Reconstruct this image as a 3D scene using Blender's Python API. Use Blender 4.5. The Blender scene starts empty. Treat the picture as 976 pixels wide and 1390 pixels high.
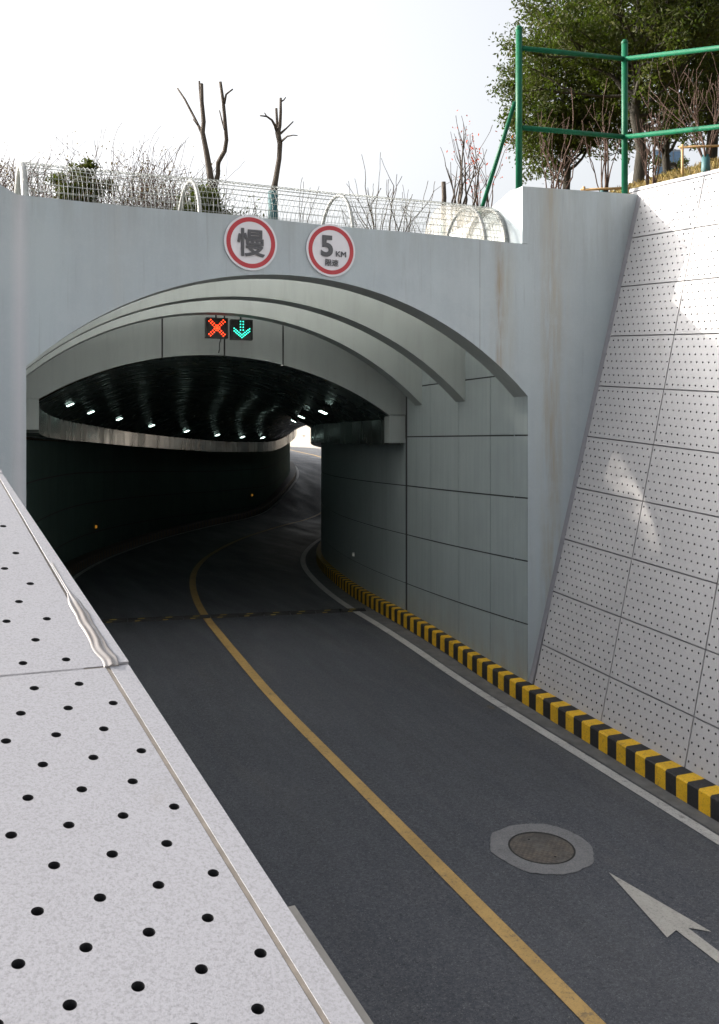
import bpy, math, random
from mathutils import Vector, Matrix, noise as mnoise
rnd = random.Random(7)
R = math.radians
scene = bpy.context.scene
COL = scene.collection

# ------------------------------------------------------------------ camera
F, HOR, CX = 1330.0, 600.0, 488.0            # calibration of the photograph in its own pixels
YAW = math.atan2(583, 1330)
cam = bpy.data.cameras.new("camera")
camo = bpy.data.objects.new("camera", cam)
COL.objects.link(camo)
camo.location = (0, 0, 0)
camo.rotation_euler = (R(90), 0, -YAW)
cam.sensor_fit = 'HORIZONTAL'
cam.sensor_width = 36
cam.lens = 36 * F / 976
cam.shift_y = (HOR - 695) / 976
cam.clip_start = 0.05
cam.clip_end = 3000
scene.camera = camo

# ------------------------------------------------------------------ sky, sun, exposure
SUN_DIR = Vector((-1.28, 1.0, 0.71)).normalized()      # towards the sun
SUN_EL = math.asin(SUN_DIR.z)
SUN_AZ = math.atan2(SUN_DIR.x, SUN_DIR.y)
world = bpy.data.worlds.new("World")
scene.world = world
world.use_nodes = True
wn = world.node_tree.nodes
wl = world.node_tree.links
bg = wn["Background"]
sky = wn.new("ShaderNodeTexSky")
sky.sky_type = 'NISHITA'
sky.sun_disc = False
sky.sun_elevation = SUN_EL
sky.sun_rotation = SUN_AZ
sky.air_density = 1.0
sky.dust_density = 8.0
sky.ozone_density = 1.0
hsv = wn.new("ShaderNodeHueSaturation")
hsv.inputs['Saturation'].default_value = 0.22
wl.new(sky.outputs[0], hsv.inputs['Color'])
wl.new(hsv.outputs[0], bg.inputs[0])
bg.inputs[1].default_value = 0.15
sunl = bpy.data.lights.new("sun", 'SUN')
sunl.energy = 3.2
sunl.angle = R(0.6)
sunl.color = (1.0, 0.91, 0.80)
suno = bpy.data.objects.new("sun", sunl)
COL.objects.link(suno)
suno.rotation_euler = (-SUN_DIR).to_track_quat('-Z', 'Y').to_euler()
scene.view_settings.view_transform = 'Standard'
scene.view_settings.look = 'None'
scene.view_settings.gamma = 1
scene.view_settings.use_curve_mapping = False
scene.view_settings.exposure = 1.5
scene.cycles.max_bounces = 10
scene.cycles.diffuse_bounces = 6

# ------------------------------------------------------------------ helpers
def at(u, v, t):
    """world point seen at photo pixel (u, v) at forward distance t metres"""
    a, b = (u - CX) / F, (HOR - v) / F
    cy, sy = math.cos(YAW), math.sin(YAW)
    return Vector((t * (a * cy + sy), t * (cy - a * sy), t * b))

class MB:
    def __init__(s):
        s.v = []; s.f = []; s.m = []; s.sm = []
    def vert(s, p):
        s.v.append(tuple(p)); return len(s.v) - 1
    def face(s, ids, m=0, smooth=False):
        s.f.append(tuple(ids)); s.m.append(m); s.sm.append(smooth)
    def poly(s, pts, m=0):
        s.face([s.vert(p) for p in pts], m)
    def box(s, x0, x1, y0, y1, z0, z1, m=0, fn=None):
        P = [(x, y, z) for z in (z0, z1) for y in (y0, y1) for x in (x0, x1)]
        if fn: P = [fn(*p) for p in P]
        b = len(s.v); s.v += [tuple(p) for p in P]
        for q in ((0, 2, 3, 1), (4, 5, 7, 6), (0, 1, 5, 4), (2, 6, 7, 3), (0, 4, 6, 2), (1, 3, 7, 5)):
            s.face([b + i for i in q], m)
    def obox(s, cen, ex, ey, ez, m=0):
        """box from a centre and three half-axis vectors"""
        c = Vector(cen); ex, ey, ez = Vector(ex), Vector(ey), Vector(ez)
        s.box(-1, 1, -1, 1, -1, 1, m, lambda x, y, z: c + ex * x + ey * y + ez * z)
    def tube(s, pts, rad, n=6, m=0, smooth=True, cap=True):
        pts = [Vector(p) for p in pts]
        if not hasattr(rad, '__len__'): rad = [rad] * len(pts)
        rings = []
        up = Vector((0.31, 0.17, 0.93)).normalized()
        for i, p in enumerate(pts):
            d = (pts[min(i + 1, len(pts) - 1)] - pts[max(i - 1, 0)])
            if d.length < 1e-9: d = Vector((0, 0, 1))
            d.normalize()
            a = d.cross(up)
            if a.length < 0.1: a = d.cross(Vector((1, 0, 0)))
            a.normalize(); b = d.cross(a)
            rings.append([s.vert(p + (a * math.cos(k * 2 * math.pi / n) + b * math.sin(k * 2 * math.pi / n)) * rad[i]) for k in range(n)])
        for i in range(len(rings) - 1):
            for k in range(n):
                s.face([rings[i][k], rings[i][(k + 1) % n], rings[i + 1][(k + 1) % n], rings[i + 1][k]], m, smooth)
        if cap and n > 2:
            s.face(rings[0][::-1], m); s.face(rings[-1], m)
    def grid(s, rows, m=0, smooth=False, skip=None):
        ids = [[s.vert(p) for p in r] for r in rows]
        for i in range(len(ids) - 1):
            for j in range(len(ids[0]) - 1):
                if skip and skip(i, j): continue
                mm = m(i, j) if callable(m) else m
                s.face([ids[i][j], ids[i][j + 1], ids[i + 1][j + 1], ids[i + 1][j]], mm, smooth)
    def disc(s, cen, ax, ay, r0, r1, n=40, m=0):
        c, ax, ay = Vector(cen), Vector(ax), Vector(ay)
        pt = lambda r, k: c + (ax * math.cos(k * 2 * math.pi / n) + ay * math.sin(k * 2 * math.pi / n)) * r
        if r0 <= 0:
            s.face([s.vert(pt(r1, k)) for k in range(n)], m)
        else:
            A = [s.vert(pt(r0, k)) for k in range(n)]; B = [s.vert(pt(r1, k)) for k in range(n)]
            for k in range(n): s.face([A[k], B[k], B[(k + 1) % n], A[(k + 1) % n]], m)
    def mesh(s, name, mats):
        me = bpy.data.meshes.new(name)
        me.from_pydata(s.v, [], s.f)
        for mt in (mats if isinstance(mats, (list, tuple)) else [mats]): me.materials.append(mt)
        me.polygons.foreach_set("material_index", s.m)
        me.polygons.foreach_set("use_smooth", s.sm)
        me.update()
        return me
    def build(s, name, mats, parent=None, **kw):
        o = bpy.data.objects.new(name, s.mesh(name, mats))
        COL.objects.link(o)
        if parent:
            o.parent = parent
            o.matrix_parent_inverse = parent.matrix_basis.inverted()
        tag(o, **kw)
        return o

def tag(o, label=None, cat=None, group=None, kind=None):
    if label: o['label'] = label
    if cat: o['category'] = cat
    if group: o['group'] = group
    if kind: o['kind'] = kind
    return o

def thing(name, label, cat, loc=(0, 0, 0), group=None):
    o = bpy.data.objects.new(name, None)
    COL.objects.link(o); o.location = loc
    o.empty_display_size = 0.2
    return tag(o, label, cat, group)

# ------------------------------------------------------------------ materials
class Mat:
    def __init__(s, name, col=(.5, .5, .5), rough=.6, metal=0., spec=.5):
        s.m = bpy.data.materials.new(name); s.m.use_nodes = True
        s.n = s.m.node_tree.nodes; s.l = s.m.node_tree.links
        s.b = s.n["Principled BSDF"]
        s.b.inputs['Base Color'].default_value = (*col, 1)
        s.b.inputs['Roughness'].default_value = rough
        s.b.inputs['Metallic'].default_value = metal
        s.b.inputs['Specular IOR Level'].default_value = spec
        s.geo = s.n.new("ShaderNodeNewGeometry")
        s.col = None
    def pos(s, scale=(1, 1, 1)):
        mp = s.n.new("ShaderNodeMapping"); mp.inputs['Scale'].default_value = scale
        s.l.new(s.geo.outputs['Position'], mp.inputs['Vector'])
        return mp.outputs[0]
    def noise(s, scale, detail=4, rough=.55, stretch=(1, 1, 1), lo=.35, hi=.65, dist=0):
        t = s.n.new("ShaderNodeTexNoise")
        t.inputs['Scale'].default_value = scale; t.inputs['Detail'].default_value = detail
        t.inputs['Roughness'].default_value = rough; t.inputs['Distortion'].default_value = dist
        s.l.new(s.pos(stretch), t.inputs['Vector'])
        return s.ramp(t.outputs['Fac'], lo, hi)
    def ramp(s, sock, lo, hi, a=0., b=1.):
        r = s.n.new("ShaderNodeMapRange")
        r.inputs['From Min'].default_value = lo; r.inputs['From Max'].default_value = hi
        r.inputs['To Min'].default_value = a; r.inputs['To Max'].default_value = b
        s.l.new(sock, r.inputs['Value'])
        return r.outputs[0]
    def math(s, op, a, b=None):
        n = s.n.new("ShaderNodeMath"); n.operation = op
        for i, x in enumerate((a, b)):
            if x is None: continue
            if isinstance(x, (int, float)): n.inputs[i].default_value = x
            else: s.l.new(x, n.inputs[i])
        return n.outputs[0]
    def mix(s, fac, col, amount=1.0):
        """lay a colour over what there is by a factor socket"""
        n = s.n.new("ShaderNodeMix"); n.data_type = 'RGBA'
        if amount != 1.0: fac = s.math('MULTIPLY', fac, amount)
        if isinstance(fac, (int, float)): n.inputs[0].default_value = fac
        else: s.l.new(fac, n.inputs[0])
        if s.col is None: n.inputs[6].default_value = s.b.inputs['Base Color'].default_value
        else: s.l.new(s.col, n.inputs[6])
        if hasattr(col, 'is_linked'): s.l.new(col, n.inputs[7])
        else: n.inputs[7].default_value = (*col, 1)
        s.col = n.outputs[2]
        s.l.new(s.col, s.b.inputs['Base Color'])
        return s
    def bump(s, sock, strength=.3, dist=.01):
        b = s.n.new("ShaderNodeBump"); b.inputs['Strength'].default_value = strength
        b.inputs['Distance'].default_value = dist
        s.l.new(sock, b.inputs['Height'])
        s.l.new(b.outputs[0], s.b.inputs['Normal'])
        return s
    def rough(s, sock, a, b):
        s.l.new(s.ramp(sock, 0, 1, a, b), s.b.inputs['Roughness'])
        return s
    def axis(s, k):
        x = s.n.new("ShaderNodeSeparateXYZ"); s.l.new(s.geo.outputs['Position'], x.inputs[0])
        return x.outputs[k]
    def emit(s, col, st):
        s.b.inputs['Emission Color'].default_value = (*col, 1)
        s.b.inputs['Emission Strength'].default_value = st
        return s

def band(M, sock, c, w):
    """1 at c fading to 0 at distance w"""
    return M.ramp(M.math('ABSOLUTE', M.math('SUBTRACT', sock, c)), 0, w, 1, 0)

def facade_mat():
    M = Mat("facade_paint", (.40, .458, .482), .75, spec=.3)
    M.mix(M.noise(1.3, 5, .6, (1, 1, .35)), (.365, .41, .44), .6)
    M.mix(M.noise(6, 4, .6, (1, 1, .06), .45, .75), (.33, .365, .395), .45)
    M.mix(M.noise(30, 3, .6, (1, 1, 1), .5, .8), (.48, .51, .53), .25)
    x, z = M.axis(0), M.axis(2)
    nz = M.noise(7, 4, .65, (1, .2, .10), .38, .68)
    for c, w, col, a in ((7.98, .10, (.26, .175, .085), .9), (8.06, .3, (.33, .28, .18), .5), (8.93, .22, (.31, .255, .155), .8),
                         (9.0, .5, (.38, .36, .30), .5), (2.2, .4, (.38, .385, .37), .35), (1.05, .16, (.58, .57, .58), 0)):
        M.mix(M.math('MULTIPLY', band(M, x, c, w), nz), col, a)
    M.mix(band(M, x, 7.64, .014), (.20, .20, .19), .6)
    M.mix(M.noise(11, 5, .7, (1, 1, .045), .60, .74), (.27, .29, .30), .45)
    M.mix(M.noise(.7, 6, .7, (1, 1, 1), .52, .60), (.43, .48, .50), .35)
    M.mix(band(M, x, 1.02, .13), (.60, .58, .60), .5)
    # damp dirt where the wall meets the kerb and under the lip
    M.mix(M.math('MULTIPLY', M.ramp(z, -3.75, -2.7, 1, 0), M.noise(3, 4, .6, (1, 1, .4))), (.26, .245, .20), .5)
    M.mix(M.math('MULTIPLY', M.ramp(z, 2.4, 3.1, 0, 1), M.noise(5, 4, .7, (1, 1, .12))), (.29, .31, .31), .5)
    M.bump(M.noise(60, 3), .12, .004)
    return M.m
def rib_mat():
    M = Mat("rib_paint", (.345, .382, .374), .7, spec=.3)
    M.mix(M.noise(2, 4, .6, (1, 1, .4)), (.30, .332, .325), .6)
    M.mix(M.noise(9, 4, .6, (1, 1, .08), .5, .75), (.255, .285, .27), .4)
    M.bump(M.noise(60, 3), .1, .004)
    return M.m
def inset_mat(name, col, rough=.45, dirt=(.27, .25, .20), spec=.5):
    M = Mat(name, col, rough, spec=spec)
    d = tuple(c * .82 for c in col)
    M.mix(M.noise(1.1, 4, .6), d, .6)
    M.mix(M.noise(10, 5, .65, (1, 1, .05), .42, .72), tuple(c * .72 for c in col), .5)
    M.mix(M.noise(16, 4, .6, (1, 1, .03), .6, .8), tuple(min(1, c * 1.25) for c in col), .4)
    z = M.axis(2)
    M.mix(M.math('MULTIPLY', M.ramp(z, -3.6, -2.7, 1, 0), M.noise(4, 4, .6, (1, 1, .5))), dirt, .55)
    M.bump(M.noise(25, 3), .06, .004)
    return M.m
def terrazzo_mat(name, col, spk, s=1.0):
    M = Mat(name, col, .55, spec=.4)
    M.mix(M.noise(.9, 4), tuple(c * .93 for c in col), .7)
    M.mix(M.noise(190 * s, 3, .65, (1, 1, 1), .46, .66), spk, .6)
    M.mix(M.noise(330 * s, 2, .6, (1, 1, 1), .56, .66), tuple(c * .45 for c in col), .35)
    M.mix(M.noise(2.3, 6, .7, (1, 1, .5), .60, .80), (.24, .22, .195), .30)
    M.bump(M.noise(240 * s, 2), .08, .002)
    return M.m
def asphalt_mat():
    M = Mat("asphalt", (.043, .049, .062), .68, spec=.4)
    M.mix(M.noise(.45, 6, .7, (1, 1, 1), .36, .66), (.063, .069, .082), .75)
    M.mix(M.noise(1.1, 6, .65, (2.2, .20, 1), .48, .70), (.040, .043, .050), .7)
    M.mix(M.noise(.8, 7, .75, (1.6, .5, 1), .58, .72), (.105, .104, .106), .45)
    M.mix(M.noise(24, 7, .85, (1, 1, 1), .47, .60), (.120, .126, .140), .6)
    M.mix(M.noise(38, 6, .8, (1, 1, 1), .53, .62), (.010, .011, .014), .75)
    M.mix(M.noise(70, 3, .7, (1, 1, 1), .60, .67), (.26, .26, .27), .6)
    M.mix(M.noise(11, 4, .6, (1, 1, 1), .735, .76), (.30, .29, .27), .55)
    M.mix(M.noise(5, 5, .7, (1, .6, 1), .66, .76), (.032, .033, .037), .6)
    # dust gathered along the right edge
    x = M.axis(0)
    M.mix(M.math('MULTIPLY', M.ramp(x, 6.9, 8.2, 0, 1), M.noise(3, 6, .7, (1, .4, 1), .4, .7)), (.14, .135, .125), .35)
    M.rough(M.noise(.8, 5, .6, (2, .3, 1)), .50, .74)
    M.bump(M.noise(80, 4, .7), .6, .008)
    return M.m
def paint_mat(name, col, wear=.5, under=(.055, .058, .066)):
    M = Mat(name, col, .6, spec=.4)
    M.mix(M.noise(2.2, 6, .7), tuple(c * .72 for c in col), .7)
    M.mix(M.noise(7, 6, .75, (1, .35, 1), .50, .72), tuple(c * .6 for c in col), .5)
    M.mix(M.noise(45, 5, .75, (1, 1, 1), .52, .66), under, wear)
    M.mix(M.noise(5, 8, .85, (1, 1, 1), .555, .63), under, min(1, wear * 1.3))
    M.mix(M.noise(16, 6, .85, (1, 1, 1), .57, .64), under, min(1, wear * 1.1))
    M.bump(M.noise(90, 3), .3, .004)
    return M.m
def plain(name, col, rough=.6, metal=0., spec=.5, vary=.25, scale=8):
    M = Mat(name, col, rough, metal, spec)
    M.mix(M.noise(scale, 4), tuple(c * (1 - vary) for c in col), .8)
    return M.m
def bark_mat(name, col):
    M = Mat(name, col, .85, spec=.2)
    M.mix(M.noise(14, 5, .6, (1, 1, .25)), tuple(c * .5 for c in col), .8)
    M.bump(M.noise(40, 4, .6, (1, 1, .3)), .5, .02)
    return M.m
def leaf_mat(name, a, b):
    M = Mat(name, a, .6, spec=.12)
    M.mix(M.noise(.9, 3, .6), b, .8)
    rn = M.n.new("ShaderNodeMapRange")
    M.l.new(M.geo.outputs['Random Per Island'], rn.inputs['Value'])
    rn.inputs['From Min'].default_value = .3; rn.inputs['From Max'].default_value = 1
    M.mix(rn.outputs[0], tuple(min(1, c * 1.7) for c in b), .5)
    try:
        M.b.inputs['Transmission Weight'].default_value = 0
    except Exception: pass
    tr = M.n.new("ShaderNodeBsdfTranslucent")
    tr.inputs[0].default_value = (min(1, a[0] * 2.6), min(1, a[1] * 2.4), a[2] * .8, 1)
    mx = M.n.new("ShaderNodeMixShader"); mx.inputs[0].default_value = .36
    out = M.n["Material Output"]
    M.l.new(M.b.outputs[0], mx.inputs[1]); M.l.new(tr.outputs[0], mx.inputs[2]); M.l.new(mx.outputs[0], out.inputs[0])
    return M.m

m_facade = facade_mat()
m_rib = rib_mat()
m_inset = inset_mat("wall_panel_paint", (.31, .36, .365))
m_leftwall_shaded = inset_mat("left_panel_shaded", (.105, .165, .148), .75, (.06, .10, .088), 0.02)  # left tunnel wall: panel colour darkened to stand for the tunnel's shade
m_joint = plain("joint_dark", (.035, .038, .04), .8)
m_soffit = rib_mat()
m_terr_r = terrazzo_mat("perforated_panel", (.46, .452, .458), (.36, .354, .362), .5)
m_terr_l = terrazzo_mat("coping_panel", (.285, .285, .308), (.18, .178, .19), .66)
m_hole = plain("hole_dark", (.02, .02, .022), .9)  # dark colour stands in for the shade inside the holes
m_backing = plain("panel_backing", (.26, .255, .27), .9)
m_trim = plain("grey_trim", (.27, .265, .285), .5, vary=.12)
m_asph = asphalt_mat()
m_gutter = plain("gutter_concrete", (.13, .13, .13), .85, vary=.4, scale=5)
m_yline = paint_mat("yellow_line_paint", (.46, .30, .105), .45)
m_wline = paint_mat("white_line_paint", (.46, .455, .44), .5)
m_kyel = paint_mat("kerb_yellow", (.80, .47, .018), .5, (.15, .105, .045))
m_kblk = paint_mat("kerb_black", (.022, .022, .024), .3, (.07, .065, .06))
m_grass = None
M = Mat("ledge_sheet", (.055, .070, .064), .2, .12, .3)
M.mix(M.noise(.9, 3, .5, (1, 1, .3), .45, .7), (.085, .085, .075), .6)
M.mix(M.noise(2.0, 2, .5, (1, 1, .15), .55, .75), (.02, .026, .024), .6)
M.rough(M.noise(1.2, 3, .5, (1, 1, .3)), .14, .34)
m_steel = M.m
m_green = plain("green_paint", (.002, .088, .042), .5, spec=.2, vary=.25, scale=10)
m_white_metal = plain("white_metal", (.34, .35, .34), .45, vary=.15)
m_wire = plain("wire_white", (.27, .285, .27), .5, vary=.15)

# ------------------------------------------------------------------ alignment of the road (x across, y along, z up)
S0, GR, RC, CC = 12.88, 0.084, 50.1, 4.8
_T = []
def _mk():
    x, y, th, d, ds = CC, S0, 0.0, 0.0, .1
    while d < 150:
        _T.append((x, y, th))
        k = 1 / RC if d < 38 else (-1 / 25 if th > R(12) else 0)
        th += k * ds / 2; x += math.sin(th) * ds; y += math.cos(th) * ds; th += k * ds / 2; d += ds
_mk()
def P(d, o, z=None):
    """point d metres along the road from the portal face, at cross position o"""
    if d < 0: x, y = o, S0 + d
    else:
        i = d / .1; j = min(int(i), len(_T) - 2); w = i - j
        ax, ay, at_ = _T[j]; bx, by, bt = _T[j + 1]
        X, Y, th = ax + (bx - ax) * w, ay + (by - ay) * w, at_ + (bt - at_) * w
        x, y = X + (o - CC) * math.cos(th), Y - (o - CC) * math.sin(th)
    return (x, y) if z is None else Vector((x, y, z))
def heading(d):
    return 0 if d < 0 else _T[min(int(d / .1), len(_T) - 1)][2]
def interp(tab, d):
    if d <= tab[0][0]: return tab[0][1]
    for (a, za), (b, zb) in zip(tab, tab[1:]):
        if d <= b:
            w = (d - a) / (b - a)
            return za + (zb - za) * w
    return tab[-1][1]
def smooth_tab(tab, width=1.6):
    def fn(d): return sum(interp(tab, d + k * width / 3) for k in range(-3, 4)) / 7
    return fn
road_z = smooth_tab([(-60, -6.8), (-19, -6.5), (-12.88, -5.063), (0, -3.982), (4.2, -3.63), (13, -3.63), (16, -3.72), (22, -3.86), (30, -3.92), (37, -3.9),
                     (39, -3.62), (41, -3.08), (43, -2.6), (48, -1.98), (52, -1.5), (62, -1.05), (82, -.6), (150, -.4)])
ledge_z = smooth_tab([(0, .1), (5, .06), (12, .02), (17, 0), (25, -.22), (34, -.5), (40, -.50), (44, .05), (48, .45), (52, .8), (60, 1.0)])
TILT = -.032
def dsteps(a, b, st):
    n = max(1, round((b - a) / st))
    return [a + (b - a) * i / n for i in range(n + 1)]

# ------------------------------------------------------------------ ground
def sstep(x): x = max(0, min(1, x)); return x * x * (3 - 2 * x)
CN = Vector((0.0735, -0.2791, 0.9575)); CK = -1.38        # plane of the left coping
def cop_z(c, s): return (CK - CN.x * c - CN.y * s) / CN.z
def edge_c(s): return .683 - .1392 * (s - 1.745)          # outer edge of the left coping
def wall_top(s): return 4.02 + GR * (s - S0)
def ground_z(c, s):
    n = .06 * mnoise.noise(Vector((c * .4, s * .4, 0))) + .02 * mnoise.noise(Vector((c * 2, s * 2, 3)))
    if s < S0 + .2:
        if c < 5: return max(cop_z(max(c, -12), s), -6.0) - .03 + n * .5
        base = wall_top(max(s, -30)) - .06
        return base + min(.35 * max(0, c - 10.7), 4.2) + n * min(1, max(0, c - 10.7))
    zt = wall_top(min(s, 20)) - .06
    w = sstep((c - 8.45) / 2.2)
    zb = 2.92 + .9 * sstep((s - 18.6) / 3)
    z = zb + (max(zt, zb) - zb) * w + min(.35 * max(0, c - 10.7), 4.2)
    f = sstep((s - 54) / 14)
    return z * (1 - f) + .7 * f + n
M = Mat("grass_ground", (.17, .115, .05), .95, spec=.1)
M.mix(M.noise(.5, 5, .65), (.10, .095, .03), .8)
M.mix(M.noise(5, 5, .7, (1, 1, 1), .45, .7), (.23, .16, .075), .7)
M.mix(M.noise(22, 3, .7, (1, 1, 1), .5, .72), (.07, .075, .025), .6)
M.bump(M.noise(14, 5, .7), .8, .08)
m_grass = M.m
g = MB()
FAR = [-1500, -500, -200, -90, -45, -25, -14, -8, -5]
ss = [-1500, -300, -80, -40, -20, -10, -5, -2] + [0 + i * 1.288 for i in range(0, 10)] + [S0]
cl = FAR[:-1] + [-6, -4, -2.6]
rows = []
for s in ss:
    e = edge_c(max(-3, min(s, 12.9))) - 1.72
    r = [Vector((c, s, ground_z(c, s))) for c in cl] + [Vector((e, s, ground_z(e, s)))]
    rows.append(r)
rows.append([Vector((p.x, S0 + .42, 2.9 + .0)) for p in rows[-1]])
g.grid(rows)
cr = [10.64, 11.2, 12, 13, 14.5, 16, 18, 20, 23, 27, 34, 50, 100, 300, 1500]
rows = [[Vector((c if j else 8.52 + .272 * (wall_top(max(s, -30)) - .02 + 3.718 - GR * (max(s, -30) - S0)), s, ground_z(c, s))) for j, c in enumerate(cr)] for s in ss]
rows.append([Vector((c, S0 + .42, ground_z(c, S0 + .42))) for c in cr])
g.grid(rows)
cb = FAR + [-3, -1, .55, 2, 3.5, 5, 6.5, 8.46] + [8.9 + i * .9 for i in range(0, 40)] + [50, 70, 100, 200, 500, 1500]
sb = [S0 + .42, 18.5, 19.2, 20, 21.5, 23, 25, 27, 30, 33, 37, 41, 45, 49] + [50 + i * .9 for i in range(0, 50)] + [100, 120, 160, 250, 500, 1500]
band_pts = [P(d, CC) + (d,) for d in dsteps(49.5, 140, .5)]
def in_trench(c, s):
    return any((c - x) ** 2 + (s - y) ** 2 < 4.25 ** 2 for x, y, d in band_pts)
def skipb(i, j):
    c, s = (cb[j] + cb[j + 1]) / 2, (sb[i] + sb[i + 1]) / 2
    if i == 0 and .55 <= c <= 8.46: return True
    return s > 45 and in_trench(c, s)
g.grid([[Vector((c, s, ground_z(c, s))) for c in cb] for s in sb], skip=skipb, smooth=True)
g.build("ground", m_grass, kind='structure')

# ------------------------------------------------------------------ road and its markings
def strip(name, o0, o1, d0, d1, lift, mat, step=.5, **kw):
    b = MB()
    b.grid([[P(d, o0(d) if callable(o0) else o0, road_z(d) + lift), P(d, o1(d) if callable(o1) else o1, road_z(d) + lift)] for d in dsteps(d0, d1, step)], smooth=True)
    return b.build(name, mat, kind='structure', **kw)
b = MB()
b.grid([[P(d, o, road_z(d)) for o in (-.3, 1.2, 2.6, 4, 5.4, 6.8, 8.7)] for d in dsteps(-72, 140, .5)], smooth=True)
b.build("road", m_asph, kind='structure')
strip("gutter", 8.03, 8.30, -30, 60, .004, m_gutter)
strip("centre_line", 4.668, 4.826, -30, 135, .008, m_yline)
strip("edge_line", 7.835, 7.99, -30, 135, .008, m_wline)
strip("edge_line", 1.53, 1.66, -6, 135, .008, m_wline)
# painted straight-ahead arrow
b = MB()
def rp(c, s, l): return Vector((c, s, road_z(s - S0) + l))
tipc, tips = 6.32, 8.11
for poly in ([(tipc, tips), (6.09, 6.98), (6.25, 7.045)], [(tipc, tips), (6.25, 7.045), (6.38, 7.035)], [(tipc, tips), (6.38, 7.035), (6.54, 6.91)], [(6.25, 7.045), (6.25, 3.9), (6.38, 3.9), (6.38, 7.035)]):
    b.poly([rp(c, s, .0085) for c, s in poly][::-1])
b.build("lane_arrow", paint_mat("arrow_paint", (.38, .37, .34), .35), kind='structure')

# kerbs: alternating yellow and black blocks
def kerb(name, front, back, d0, d1, label, mats, hgt=.258, pair=.382):
    b = MB(); k = 0; d = d0; st = pair / 2
    o = lambda f, x: f(x) if callable(f) else f
    while d < d1:
        e = d + st
        g0 = .0
        A = [P(d, o(front, d), road_z(d) - .05), P(e, o(front, e), road_z(e) - .05)]
        A2 = [P(d, o(front, d) + .0, road_z(d) + hgt - .02), P(e, o(front, e), road_z(e) + hgt - .02)]
        s_ = 1 if o(back, d) > o(front, d) else -1
        A3 = [P(d, o(front, d) + s_ * .02, road_z(d) + hgt), P(e, o(front, e) + s_ * .02, road_z(e) + hgt)]
        A4 = [P(d, o(back, d), road_z(d) + hgt), P(e, o(back, e), road_z(e) + hgt)]
        m = k % 2
        for q0, q1 in ((A, A2), (A2, A3), (A3, A4)):
            b.poly([q0[0], q0[1], q1[1], q1[0]], m)
        d = e; k += 1
    return b.build(name, mats, label=label, cat="kerb")
kfront = lambda d: interp([(-30, 8.20), (-4, 8.24), (0, 8.30), (2, 8.34), (6, 8.34), (140, 8.34)], d)
kerb("kerb", kfront, 8.60, -16, 52, "yellow and black striped kerb at the foot of the right hand walls", [m_kyel, m_kblk])
lfoot = lambda d: interp([(-30, 1.58), (-11.2, 1.58), (0, 1.1), (140, 1.1)], d)
kerb("kerb", lambda d: lfoot(d) + .38, lambda d: lfoot(d) - .05, -16, 52, "dark striped kerb along the far left wall inside the tunnel", [paint_mat("kerb_yellow_dark", (.075, .048, .012), .5, (.03, .03, .026)), m_kblk])  # left kerb: yellow much darker than the right kerb's

# ------------------------------------------------------------------ tunnel portal
portal = thing("tunnel_portal", "pale grey concrete tunnel entrance with stepped arched ribs", "tunnel entrance", (4.8, S0, -3.7))
OL, OR_ = 1.1, 8.5
def arch_pts(c0, c1, spring, rise, n=36, tilt=TILT):
    h = (c1 - c0) / 2; Rr = (h * h + rise * rise) / (2 * rise); cm = (c0 + c1) / 2
    out = []
    for i in range(n + 1):
        c = c0 + (c1 - c0) * i / n
        z = spring + math.sqrt(max(0, Rr * Rr - (c - cm) ** 2)) - (Rr - rise) + tilt * (c - cm)
        out.append((c, z))
    return out
ARCH = arch_pts(OL, OR_, .83, 1.49)
def top_z(c):
    if c < OL - .03:
        return 3.07 + .17 * sstep((OL - .03 - c) / .45)
    return 3.075 + .02 * math.sin(c * 2.1) * .3
b = MB()
# front wall: columns of quads around the opening, with thickness
TH = .40
def fw(c, z, k): return Vector((c, S0 + k * TH, z))
cols = [(-7.0 + i * .5) for i in range(0, 15)] + [.60, .7, .8, .9, 1.0]
left = cols + [OL]
def slab(cs, zb, zt):
    for k, flip in ((0, False), (1, True)):
        ids0 = [b.vert(fw(c, zb(c), k)) for c in cs]; ids1 = [b.vert(fw(c, zt(c), k)) for c in cs]
        for i in range(len(cs) - 1):
            q = [ids0[i], ids0[i + 1], ids1[i + 1], ids1[i]]
            b.face(q[::-1] if flip else q)
    T0 = [b.vert(fw(c, zt(c), 0)) for c in cs]; T1 = [b.vert(fw(c, zt(c), 1)) for c in cs]
    for i in range(len(cs) - 1): b.face([T0[i], T0[i + 1], T1[i + 1], T1[i]])
slab(left, lambda c: -5, top_z)
ac = [p[0] for p in ARCH]; az = dict(ARCH)
slab(ac[:-1] + [OR_], lambda c: az.get(c, ARCH[-1][1]), top_z)
PX0, PX1 = 8.40, 11.0
slab([OR_, 9.0, 9.6, 10.2, 10.6, PX1], lambda c: -5, lambda c: 3.96 + .045 * (c - PX0))
# tiny piece of parapet left of the jamb line
b.box(PX0, OR_, S0, S0 + TH, 3.078, 3.962)
# jambs and the arch soffit
for c, zz in ((OL, ARCH[0][1]), (OR_, ARCH[-1][1])):
    e = c + (.026 if c > 5 else -.026)
    b.poly([fw(e, -5, 0.01), fw(e, -5, 1), fw(e, zz, 1), fw(e, zz, 0.01)])
A0 = [b.vert(fw(c, z, 0)) for c, z in ARCH]; A1 = [b.vert(fw(c, z, 1)) for c, z in ARCH]
for i in range(len(ARCH) - 1): b.face([A0[i], A1[i], A1[i + 1], A0[i + 1]], 1)
b.build("front_wall", [m_facade, m_soffit], portal)
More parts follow.
